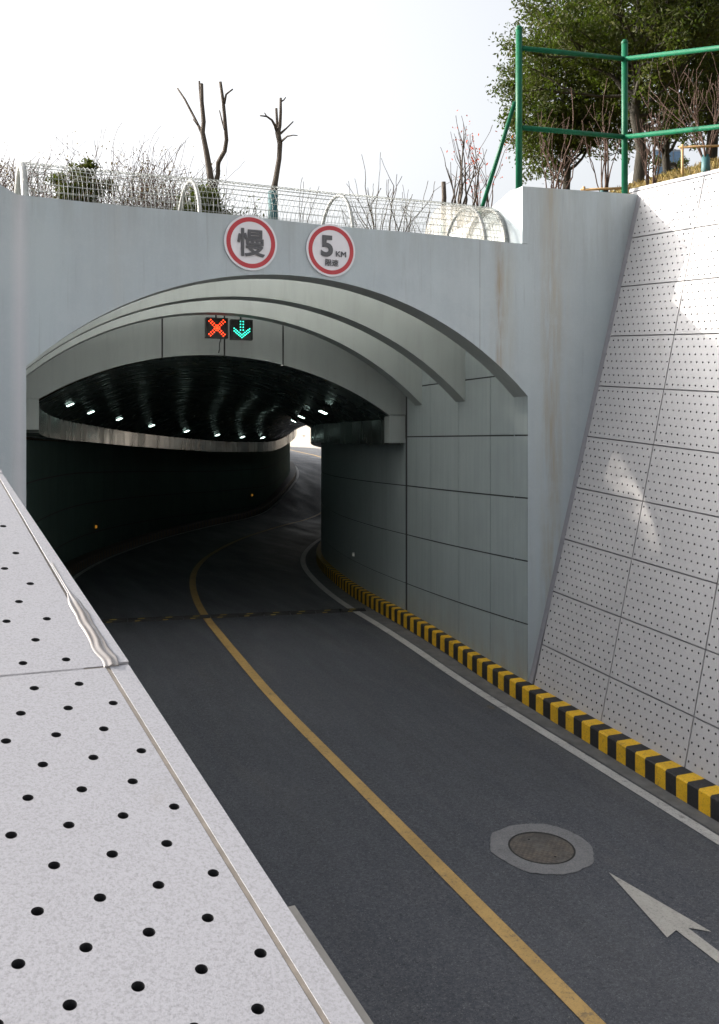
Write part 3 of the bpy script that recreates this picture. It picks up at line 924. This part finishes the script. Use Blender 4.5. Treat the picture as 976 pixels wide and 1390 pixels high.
text_obj("5", .40, 5.13, 2.765, t, m_signgrey, .014, sx=1.0)
text_obj("KM", .108, 5.345, 2.665, t, m_signgrey, 0, sx=1.1, heavy=.0022)
text_obj("限速", .105, 5.205, 2.535, t, m_signgrey, 0, heavy=.0016)

# lane control signals in the arch
m_sigbody = plain("signal_housing", (.014, .015, .016), .45)
m_red = Mat("led_red", (.5, .02, .01), .4).emit((1.0, .05, .01), 2.3).m
m_grn = Mat("led_green", (.02, .5, .4), .4).emit((.04, .95, .62), 1.3).m
def signal(o, z, label, leds, mat, nm):
    d = 4.72; th = heading(d)
    c = P(d, o, z); ax = Vector((math.cos(th), -math.sin(th), 0)); fw_ = Vector((-math.sin(th), -math.cos(th), 0)); up = Vector((0, 0, 1))
    t = thing("lane_signal", label, "traffic light", c, "lane signals under the arch")
    hx = .203; hzz = .186
    b = MB(); b.obox(c - fw_ * .07, ax * hx, fw_ * .068, up * hzz)
    for sx in (-1, 1): b.obox(c + ax * sx * (hx - .008) + fw_ * .012, ax * .008, fw_ * .014, up * hzz)
    for sz in (-1, 1): b.obox(c + up * sz * (hzz - .008) + fw_ * .012, ax * (hx - .016), fw_ * .014, up * .008)
    b.build("housing", m_sigbody, t)
    for x, y in leds:
        p = c + ax * x + up * y
        b = MB(); b.disc(p + fw_ * .006, ax, up, 0, .0112, 10); b.build(nm, mat, t)
    b = MB(); b.tube([c - fw_ * .10 + up * hzz, c - fw_ * .10 + up * (hzz + .16)], .016, 6); b.build("hanger", m_sigbody, t)
    if nm == "red_led":
        b = MB(); pts = [c + ax * .09 - up * hzz - fw_ * .08 + Vector((0, 0, .01)), c + ax * .085 - up * (hzz + .08) - fw_ * .20, P(HD - .03, o + .13, z - hzz - .16), P(HD - .03, o + .11, z - hzz - .235)]
        b.tube(pts, .009, 6); b.build("cable", m_sigbody, t)
cross = []
for k in range(9):
    q = -.132 + .033 * k
    for off in (-.021, .021):
        cross.append((q + off * .7, q - off * .7)); cross.append((q + off * .7, -q + off * .7))
signal(4.625, 2.105, "square lane signal showing a red cross of lamps", cross, m_red, "red_led")
arrow = [(x, .15 - .053 * k) for k in range(4) for x in (-.026, .026)]
for k in range(6):
    for sgn in (-1, 1):
        for dz in (0, .05):
            if k == 0 and sgn == 1: continue
            arrow.append((sgn * .029 * k, -.148 + .0235 * k + dz))
signal(5.09, 2.09, "square lane signal showing a green downward arrow of lamps", arrow, m_grn, "green_led")

# ------------------------------------------------------------------ wire canopy over the skylight
can = thing("skylight_canopy", "white wire mesh barrel canopy on curved hoops above the tunnel entrance", "canopy", (4.8, 13.95, 3.0))
HC, HRAD, HB = 13.95, .66, 3.06
def hoop_pt(c, a, r=HRAD):      # a: 0 at the front foot .. pi at the back foot
    zz = HB + .02 * (c - 4.8) * .6
    return Vector((c, HC - r * math.cos(a), zz + r * 1.07 * math.sin(a)))
for c in (1.12, 3.42, 5.72, 7.98, 8.36):
    b = MB(); b.tube([hoop_pt(c, math.pi * k / 20) for k in range(21)], .029 if c > 1.2 else .045, 8)
    b.build("hoop", m_white_metal, can)
b = MB()
for k in range(0, 21):
    a = math.pi * k / 20
    b.tube([hoop_pt(1.1 + (8.38 - 1.1) * i / 8, a, HRAD + .038) + Vector((0, 0, -.012 * math.sin(i * math.pi / 2))) for i in range(9)], .0036 if k not in (9, 10) else .006, 4)
    
for i in range(0, 117):
    c = 1.1 + (8.38 - 1.1) * i / 116
    b.tube([hoop_pt(c + .01 * math.sin(i * 1.7 + k), math.pi * k / 12, HRAD + .040) for k in range(13)], .0034, 3)
b.build("wire_mesh", m_wire, can)
# sheet of cloudy plastic over the last bay, with rust runs
M = Mat("cloudy_plastic", (.62, .60, .53), .35); M.mix(M.noise(4, 5, .7, (1, 1, 1)), (.50, .40, .25), .8)
tr = M.n.new("ShaderNodeBsdfTranslucent"); tr.inputs[0].default_value = (.85, .82, .74, 1)
tp = M.n.new("ShaderNodeBsdfTransparent"); mx = M.n.new("ShaderNodeMixShader"); mx.inputs[0].default_value = .5
mx2 = M.n.new("ShaderNodeMixShader"); mx2.inputs[0].default_value = .58
M.l.new(M.b.outputs[0], mx.inputs[1]); M.l.new(tr.outputs[0], mx.inputs[2]); M.l.new(mx.outputs[0], mx2.inputs[1]); M.l.new(tp.outputs[0], mx2.inputs[2]); M.l.new(mx2.outputs[0], M.n["Material Output"].inputs[0])
b = MB(); b.grid([[hoop_pt(c, math.pi * k / 24, HRAD + .012) for k in range(25)] for c in (7.55, 7.98, 8.37)], 0, True)
b.build("plastic_sheet", M.m, can)

# ------------------------------------------------------------------ green fence frame on the parapet
fr = thing("fence_frame", "green steel pipe fence frame without mesh on top of the right parapet", "fence", (8.5, 13.05, 3.95))
p1 = Vector((8.46, 13.06, 3.94)); p2 = Vector((10.52, 13.06, 4.04))
def px_on(u, v, y):            # height of a pixel on a plane y = const
    a, bq = (u - CX) / F, (HOR - v) / F
    t = y / (math.cos(YAW) - a * math.sin(YAW))
    return at(u, v, t)
P1 = px_on(704.5, 255, 13.06); P2 = px_on(848, 266, 13.06)
P1t, P2t = px_on(704.5, 36, 13.06), px_on(848, 55, 13.06)
for a, e in ((P1, P1t), (P2, P2t)):
    b = MB(); e = Vector((a.x, a.y, e.z))
    b.tube([Vector((a.x, a.y, 3.9)), e - Vector((0, 0, .04))], .052, 12)
    b.build("post", m_green, fr)
    b = MB()
    rr = [[e + Vector((.058 * math.cos(ph) * math.cos(q), .058 * math.cos(ph) * math.sin(q), -.04 + .06 * math.sin(ph))) for q in [2 * math.pi * k / 12 for k in range(13)]] for ph in [R(-40 + 130 * i / 6) for i in range(7)]]
    b.grid(rr, 0, True); b.build("post_cap", m_green, fr)
P3 = Vector((10.30, 8.6, P2.z + GR * -4.4))
for v1, v2, v3 in ((65, 80, None), (173, 186, None)):
    a = px_on(704.5, v1, 13.06); e = px_on(848, v2, 13.06)
    b = MB(); b.tube([a + (e - a) * .0, e], .040, 10); b.build("rail", m_green, fr)
    f = Vector((10.62, 8.2, e.z - GR * 0 + (.0)))
    tgt = 65 if v1 == 65 else 172        # pixel height where the rail leaves the picture
    # point on the right-hand rail where x = 976, on the vertical plane through the wall top
    pr_ = None
    best = 1e9
    for i in range(400):
        y = 13 - i * .01
        x = e.x + (10.60 - e.x) * (13.06 - y) / 3
        cy, sy = math.cos(YAW), math.sin(YAW)
        xc, yc = x * cy - y * sy, x * sy + y * cy
        if abs(CX + F * xc / yc - 976) < best: best = abs(CX + F * xc / yc - 976); pr_ = (x, y, (HOR - tgt) / F * yc)
    q = Vector(pr_); f = e + (q - e) * 2.6
    b = MB(); b.tube([e, f], .040, 10); b.build("rail", m_green, fr)
endp = Vector((f.x, f.y, 0))
b = MB(); b.tube([Vector((endp.x, endp.y, ground_z(max(endp.x, 10.7), endp.y) - .1)), Vector((endp.x, endp.y, P2t.z + .3))], .052, 12); b.build("post", m_green, fr)
b = MB(); b.tube([px_on(699, 138, 13.1), Vector((8.38 - .05, 14.05, 0)) + Vector((0, 0, 3.75))], .034, 10); b.build("brace", m_green, fr)

# ------------------------------------------------------------------ plants
def blob_leaf(b, p, size, rn, m=0, droop=.0):
    n = Vector((rn.gauss(0, 1), rn.gauss(0, 1), rn.gauss(.5, 1))).normalized()
    a = n.cross(Vector((rn.gauss(0, 1), rn.gauss(0, 1), rn.gauss(0, 1)))).normalized()
    c = n.cross(a)
    l = size * rn.uniform(.7, 1.3); w = l * .42
    b.face([b.vert(p - a * l * .5), b.vert(p + c * w * .5 - n * l * .06), b.vert(p + a * l * .5), b.vert(p - c * w * .5 - n * l * .06)], m)
def branches(rn, p, d, length, rad, depth, spread, out, tips, gravity=.0, kids=(2, 3), bend=.18, shrink=.72):
    pts = [p.copy()]; q = p.copy(); dd = d.normalized(); n = 4
    for i in range(n):
        dd = (dd + Vector((rn.gauss(0, bend), rn.gauss(0, bend), rn.gauss(0, bend) + gravity))).normalized()
        q = q + dd * (length / n); pts.append(q.copy())
    r1 = rad * (.55 if depth else .3)
    out.append((pts, [rad + (r1 - rad) * i / n for i in range(n + 1)]))
    if depth == 0:
        tips.append((q, dd)); tips.append((pts[2], dd)); return
    tips.append((q, dd))
    for k in range(rn.randint(*kids)):
        t = rn.randint(2, n) if k else n
        nd_ = (dd + Vector((rn.gauss(0, spread), rn.gauss(0, spread), rn.gauss(0, spread * .7)))).normalized()
        branches(rn, pts[t], nd_, length * shrink * rn.uniform(.8, 1.2), r1, depth - 1, spread, out, tips, gravity, kids, bend, shrink)
m_bark = bark_mat("bark_brown", (.040, .036, .028))
m_barkg = bark_mat("bark_grey", (.095, .078, .064))
m_twig = bark_mat("twig_red", (.095, .06, .047))
m_teal = plain("teal_wrap", (.015, .085, .095), .6)
m_wood = plain("stake_wood", (.42, .26, .11), .7, vary=.3, scale=12)
m_leafd = leaf_mat("leaf_dark", (.020, .034, .010), (.056, .056, .013))
m_leaff = leaf_mat("leaf_far", (.020, .031, .010), (.038, .043, .013))
m_leafh = leaf_mat("leaf_hedge", (.028, .040, .010), (.045, .052, .013))
m_leafr = leaf_mat("leaf_red", (.22, .03, .02), (.18, .06, .03))

def evergreen(base, height, radii, seed, label, leaf, nclump, lsize, trunk=.22, lean=(0, 0), name="evergreen_tree", cat="tree", group="evergreen trees on the bank", sp0=.17, sp1=.34):
    rn = random.Random(seed)
    t = thing(name, label, cat, base, group)
    out = []; tips = []
    top = base + Vector((lean[0], lean[1], height * .72))
    pts = [base + (top - base) * (i / 7) + Vector((rn.gauss(0, .09), rn.gauss(0, .09), 0)) * (i > 0) for i in range(8)]
    rads = [trunk * (1 - .8 * i / 7) for i in range(8)]
    b = MB(); b.tube([base - Vector((0, 0, .3))] + pts, [trunk * 1.35] + rads, 9)
    for i in range(26):
        k = rn.uniform(1.6, 7); j = int(min(k, 6)); p = pts[j] + (pts[j + 1] - pts[j]) * (k - j if k < 7 else 1)
        az = rn.uniform(0, 2 * math.pi); d = Vector((math.cos(az), math.sin(az), rn.uniform(.2, 1.0)))
        branches(rn, p, d, radii * rn.uniform(.42, .6), rads[j] * .45, 2, .45, out, tips, .02)
    for pp, rr in out: b.tube(pp, rr, 5, cap=False)
    b.build("trunk", m_bark, t)
    # foliage: clumps of leaves about the limb ends and through an uneven crown
    b = MB(); cen = base + Vector((lean[0], lean[1], height * .60)); hz_ = height * .47
    cl = [p for p, d in tips]
    lob = [(Vector((rn.gauss(0, 1), rn.gauss(0, 1), rn.gauss(0, 1))).normalized(), rn.uniform(.7, 1.18)) for _ in range(16)]
    while len(cl) < nclump:
        v = Vector((rn.gauss(0, 1), rn.gauss(0, 1), rn.gauss(0, 1))).normalized()
        s_ = max((v.dot(l) ** 6 if v.dot(l) > 0 else 0) * q for l, q in lob)
        r = (.62 + .5 * s_) * rn.uniform(.35, 1.0) ** .5
        cl.append(cen + Vector((v.x * radii * r, v.y * radii * r, v.z * hz_ * r)))
    for p in cl:
        k = rn.randint(20, 40); sp = rn.uniform(sp0, sp1)
        for _ in range(k):
            dr = Vector((rn.gauss(0, 1), rn.gauss(0, 1), rn.gauss(0, 1))).normalized() * (rn.random() ** .45) * sp * 1.5; q = p + Vector((dr.x, dr.y, dr.z * .62))
            blob_leaf(b, q, lsize, rn)
    b.build("crown", leaf, t)
def ground_pt(u, t, dz=0):
    p = at(u, 300, t); return Vector((p.x, p.y, ground_z(p.x, p.y) + dz))

evergreen(ground_pt(866, 27), 9.0, 3.25, 11, "tall evergreen tree with a dark trunk behind the green fence frame", m_leafd, 1150, .135, trunk=.17)
evergreen(ground_pt(768, 31), 6.8, 2.1, 12, "lower evergreen tree whose leaves reach down behind the first green post", m_leafd, 1300, .13, trunk=.14)
evergreen(ground_pt(965, 29), 9.5, 3.6, 13, "darkest evergreen tree at the right edge behind the bank", m_leaff, 1100, .14, trunk=.18)
evergreen(ground_pt(905, 36), 9.0, 3.6, 14, "evergreen tree farther back between the two taller trees", m_leaff, 800, .16, trunk=.18)

def bare_shrub(base, h, n, seed, label, cat, mat=m_twig, rad=.016, spread=.28, wrap=False, leaves=0, group=None, name="bare_shrub", depth=2, tw=.006):
    rn = random.Random(seed)
    out = []; tips = []
    for i in range(n):
        az = 2 * math.pi * i / n + rn.uniform(-.5, .5); s_ = rn.uniform(.2, 1) * spread
        d = Vector((math.cos(az) * s_, math.sin(az) * s_, 1))
        p0 = base + Vector((math.cos(az), math.sin(az), 0)) * .06 + Vector((0, 0, .25 if wrap else 0))
        branches(rn, p0, d, h * rn.uniform(.42, .62), rad * rn.uniform(.8, 1.3), depth, .28, out, tips, .06, (1, 3), .10, .66)
    t = thing(name, label, cat, base, group)
    b = MB()
    for pp, rr in out: b.tube(pp, [max(r, tw) for r in rr], 4, cap=False)
    b.build("branches", mat, t)
    if wrap:
        b = MB(); b.tube([base - Vector((0, 0, .2)), base + Vector((0, 0, .32))], [.10, .085], 8); b.build("trunk_wrap", m_teal, t)
    if leaves:
        b = MB()
        for _ in range(leaves):
            p, d = rn.choice(tips)
            blob_leaf(b, p + Vector((rn.gauss(0, .07), rn.gauss(0, .07), rn.gauss(0, .09))), .07, rn)
        b.build("leaves", m_leafr, t)
    return t
G1 = "bare shrubs on the bank behind the fence frame"
bare_shrub(ground_pt(752, 17.6), 1.7, 8, 21, "bare reddish shrub between the two green posts, nearer the first post", "shrub", group=G1, rad=.02)
bare_shrub(ground_pt(820, 18.2), 1.5, 8, 22, "bare shrub with a teal wrapped foot just left of the second green post", "shrub", group=G1, wrap=True)
bare_shrub(ground_pt(885, 18.0), 1.45, 9, 23, "bare many stemmed shrub just right of the second green post", "shrub", group=G1)
bare_shrub(ground_pt(958, 20.0), 1.9, 11, 24, "bare shrub with a teal wrapped foot between wooden stakes at the right edge", "shrub", group=G1, wrap=True, spread=.4)
G2 = "bare shrubs behind the wire canopy"
bare_shrub(ground_pt(525, 21.5), 2.35, 9, 31, "bare upright shrub behind the middle of the wire canopy", "shrub", group=G2, rad=.026, mat=m_barkg)
bare_shrub(ground_pt(624, 20), 2.1, 7, 32, "bare cut back shrub behind the plastic covered end of the canopy", "shrub", group=G2, rad=.034, mat=m_barkg)
bare_shrub(ground_pt(655, 20.6), 1.95, 9, 33, "thin bare shrub with a few red leaves beside the green brace", "shrub", group=G2, rad=.016, leaves=150)
bare_shrub(ground_pt(403, 21.5), 1.95, 3, 34, "thin bare sapling behind the canopy just right of the single pollarded trunk", "shrub", group=G2, rad=.018, spread=.1, mat=m_barkg)
bare_shrub(ground_pt(492, 22), 1.55, 5, 35, "small twiggy plant seen through the wire mesh near the second hoop", "shrub", group=G2, rad=.014, mat=m_barkg)
bare_shrub(ground_pt(565, 21.5), 1.4, 5, 36, "low twiggy plant behind the mesh between two taller bare shrubs", "shrub", group=G2, rad=.014, mat=m_barkg)
# cut stump beside the canopy end
def pollard(limbs, label, t, name="pollarded_tree", wrap=None, group="pollarded trees behind the canopy"):
    base = at(*limbs[0][0][:2], t); base.z = ground_z(base.x, base.y)
    o = thing(name, label, "tree", base, group)
    b = MB()
    for k, (pts) in enumerate(limbs):
        P_ = [at(u, v, t + dt) for u, v, w, dt in pts]; W_ = [w * t / F / 2 for u, v, w, dt in pts]
        if k == 0: P_ = [Vector((P_[0].x, P_[0].y, base.z - .2))] + P_; W_ = [W_[0]] + W_
        if len(P_) > 2:        # knobbly in-between points
            pass
        b.tube(P_, W_, 8)
    b.build("trunk", m_barkg, o)
    if wrap:
        (u0, v0), (u1, v1), w = wrap
        b = MB(); b.tube([Vector((base.x, base.y, base.z - .1)), at(u1, v1, t)], w * t / F / 2, 9); b.build("trunk_wrap", m_teal, o)
    return o
pollard([[(291, 300, 13, 0), (288, 262, 13, 0), (285, 235, 9, 0), (280, 205, 8, .05), (275, 180, 7, .1), (276.5, 165, 6, .1), (274, 138, 5.5, .1), (273.5, 114, 5.5, .15)],
         [(291, 258, 8, 0), (296, 236, 6.5, 0), (296, 221, 6, -.1), (305, 205, 6, -.15), (307.5, 190, 5.5, -.2), (305, 160, 5, -.25), (303, 138, 4.5, -.25), (299, 111, 4, -.3)],
         [(275, 182, 5, .1), (270, 172, 4, .2), (263, 158, 3.5, .35), (251, 135, 3, .5), (241, 120, 2.4, .6)],
         [(275, 168, 3, .1), (271, 121, 3, .15), (270.5, 110, 2.6, .15)],
         [(304.5, 141, 3.4, -.25), (307, 128, 2.8, -.3), (316, 121, 2, -.4)],
         [(305, 176, 3, -.25), (301, 163, 2.2, -.1), (298, 150, 1.6, 0)],
         [(269, 171, 2, .2), (262, 162, 1.4, .2)]], "pollarded bare tree forking into two tall cut stems at left", 21, wrap=((292, 300), (290, 268), 14))
pollard([[(371, 300, 11, 0), (371, 262, 11, 0), (374, 245, 8, 0), (379, 215, 7, 0), (380, 195, 7, 0), (377, 180, 7.5, 0), (380, 170, 5, 0), (381, 152, 4, 0), (381, 133, 3.4, 0)],
         [(377, 183, 5, 0), (376, 165, 4, .1), (375, 147, 3.4, .1)],
         [(376, 180, 4, 0), (373, 170, 4, -.1), (369, 163, 3, -.2), (362, 158, 2.6, -.3), (353, 157, 1.8, -.4)],
         [(381, 181, 3.6, 0), (389, 174, 2.4, .2), (398, 165, 1.6, .3)],
         [(382, 192, 3.4, 0), (390, 185, 2.2, -.2), (398, 183.5, 1.5, -.3), (404, 184, 1.2, -.3)],
         [(381, 138, 2.4, 0), (385, 136, 1.8, 0), (388, 132, 1.4, 0)], [(362, 158, 2, -.3), (359, 153, 1.3, -.3)]], "single stemmed pollarded bare tree with short stubs near its top", 20.5, wrap=((371, 292), (370.5, 260), 14))
pollard([[(602, 318, 8, 0), (602, 285, 7, 0), (603, 268, 6.5, 0), (602, 247, 6, 0)]], "short cut off trunk stump left of the plastic covered canopy end", 18.5, wrap=((602, 318), (602, 300), 8.5))

def hedge(u, t, w, h, seed, label, leafm, n, twigs=10, lsz=.085, name="bush", cat="bush"):
    rn = random.Random(seed); base = ground_pt(u, t)
    o = thing(name, label, cat, base, "bushes behind the wire canopy")
    out = []; tips = []
    for i in range(twigs):
        az = rn.uniform(0, 6.28)
        p0 = base + Vector((rn.uniform(-w, w) * .4, rn.uniform(-w, w) * .4, 0))
        branches(rn, p0, Vector((math.cos(az) * .5, math.sin(az) * .5, 1)), h * .5, .016, 2, .4, out, tips, .03)
    b = MB()
    for pp, rr in out: b.tube(pp, [max(.005, r) for r in rr], 4, cap=False)
    b.build("branches", m_twig, o)
    b = MB()
    for _ in range(n):
        if rn.random() < .5 and tips:
            p, d = rn.choice(tips); q = p + Vector((rn.gauss(0, .12), rn.gauss(0, .12), rn.gauss(0, .10)))
        else:
            a = rn.uniform(0, 6.28); r = w * .5 * rn.random() ** .5
            q = base + Vector((math.cos(a) * r, math.sin(a) * r, h * (.15 + .85 * rn.random() ** .8) * (1 - .5 * (r / w) ** 2)))
        blob_leaf(b, q, lsz, rn)
    b.build("leaves", leafm, o)
BG = "bushes behind the wire canopy"
evergreen(ground_pt(105, 22), 2.95, .62, 41, "rounded dark green bush rising above the left part of the canopy", m_leafh, 150, .075, trunk=.04, name="bush", cat="bush", group=BG, sp0=.06, sp1=.14)
evergreen(ground_pt(276, 20.6), 2.15, .55, 42, "small dark green bush around the foot of the forked pollarded tree", m_leafh, 110, .075, trunk=.04, name="bush", cat="bush", group=BG, sp0=.06, sp1=.14)
hedge(325, 20.5, .9, 1.65, 43, "low leafy bush between the two pollarded trees", m_leafh, 700)
m_leafp = leaf_mat("leaf_pale", (.050, .040, .028), (.065, .05, .035))
for i, (u, t, w, h, lab) in enumerate(((60, 22, 1.9, 2.4, "pale twiggy bush behind the left post of the canopy"), (150, 22.5, 2.0, 2.95, "tall brown twiggy bush right of the rounded green bush"),
                                       (205, 23, 2.0, 2.9, "brown twiggy bush midway along the left half of the canopy"), (8, 21, 1.4, 2.3, "sparse twiggy bush at the left edge beyond the canopy"),
                                       (245, 21.5, 1.4, 1.95, "low brown bush just left of the forked pollarded tree"))):
    hedge(u, t, w, h, 50 + i, lab, m_leafp, 900, 40, .06)

# wooden tree stakes on the bank
def stakes(u, t, lab, h=.55, gap=.85):
    base = ground_pt(u, t); o = thing("tree_stakes", lab, "tree support", base, "wooden tree supports on the bank")
    ax = Vector((math.cos(YAW), -math.sin(YAW), 0)) * gap / 2
    for s_ in (-1, 1):
        b = MB(); q = base + ax * s_; b.tube([q - Vector((0, 0, .25)), q + Vector((0, 0, h))], .028, 7); b.build("stake", m_wood, o)
    b = MB(); b.tube([base - ax * 1.15 + Vector((0, 0, h - .06)), base + ax * 1.15 + Vector((0, 0, h - .02))], .024, 7); b.build("crossbar", m_wood, o)
stakes(955, 19.7, "pale wooden stakes with a crossbar around the wrapped shrub at the right edge")
stakes(822, 18.1, "pale wooden stakes low on the bank left of the second green post", .38, .8)

# far building glimpsed under the trees
fb = thing("office_building", "pale blue glass building glimpsed far off below the tree crowns", "building", at(908, 245, 120))
c0 = at(908, 203, 120); ax = Vector((math.cos(YAW), -math.sin(YAW), 0)); ay = Vector((math.sin(YAW), math.cos(YAW), 0))
b = MB(); zt = c0.z; b.obox(Vector((c0.x, c0.y, zt / 2 - 3)) + ay * 6, ax * 1.7, ay * 6, Vector((0, 0, zt / 2 + 3)))
b.build("wall", plain("far_wall", (.24, .29, .36), .7), fb)
b = MB()
for k in range(7):
    z = zt - .9 - 1.9 * k
    for i in range(-1, 2): b.obox(Vector((c0.x, c0.y, z)) + ax * i * 1.08 - ay * .03, ax * .46, ay * .04, Vector((0, 0, .65)))
b.build("window", plain("far_glass", (.10, .20, .36), .15), fb)

# grass tufts on the bank
rn = random.Random(5); b = MB()
for _ in range(5200):
    if rn.random() < .75: c, s = rn.uniform(10.9, 21), rn.uniform(9.5, 25)
    else: c, s = rn.uniform(8.7, 12), rn.uniform(13.4, 19)
    if s < 13.3 and c < 11: continue
    p = Vector((c, s, ground_z(c, s)))
    for k in range(3):
        a = rn.uniform(0, 6.28); hh = rn.uniform(.04, .13); w = Vector((math.cos(a), math.sin(a), 0)) * .012
        tip = p + Vector((rn.gauss(0, .05), rn.gauss(0, .05), hh))
        b.face([b.vert(p - w), b.vert(p + w), b.vert(tip)])
Mg = Mat("dry_grass", (.24, .16, .065), .9, spec=.1); Mg.mix(Mg.noise(1.5, 4), (.12, .12, .03), .8)
b.build("grass", Mg.m, label="short dry winter grass on the bank", cat="grass", kind='stuff')
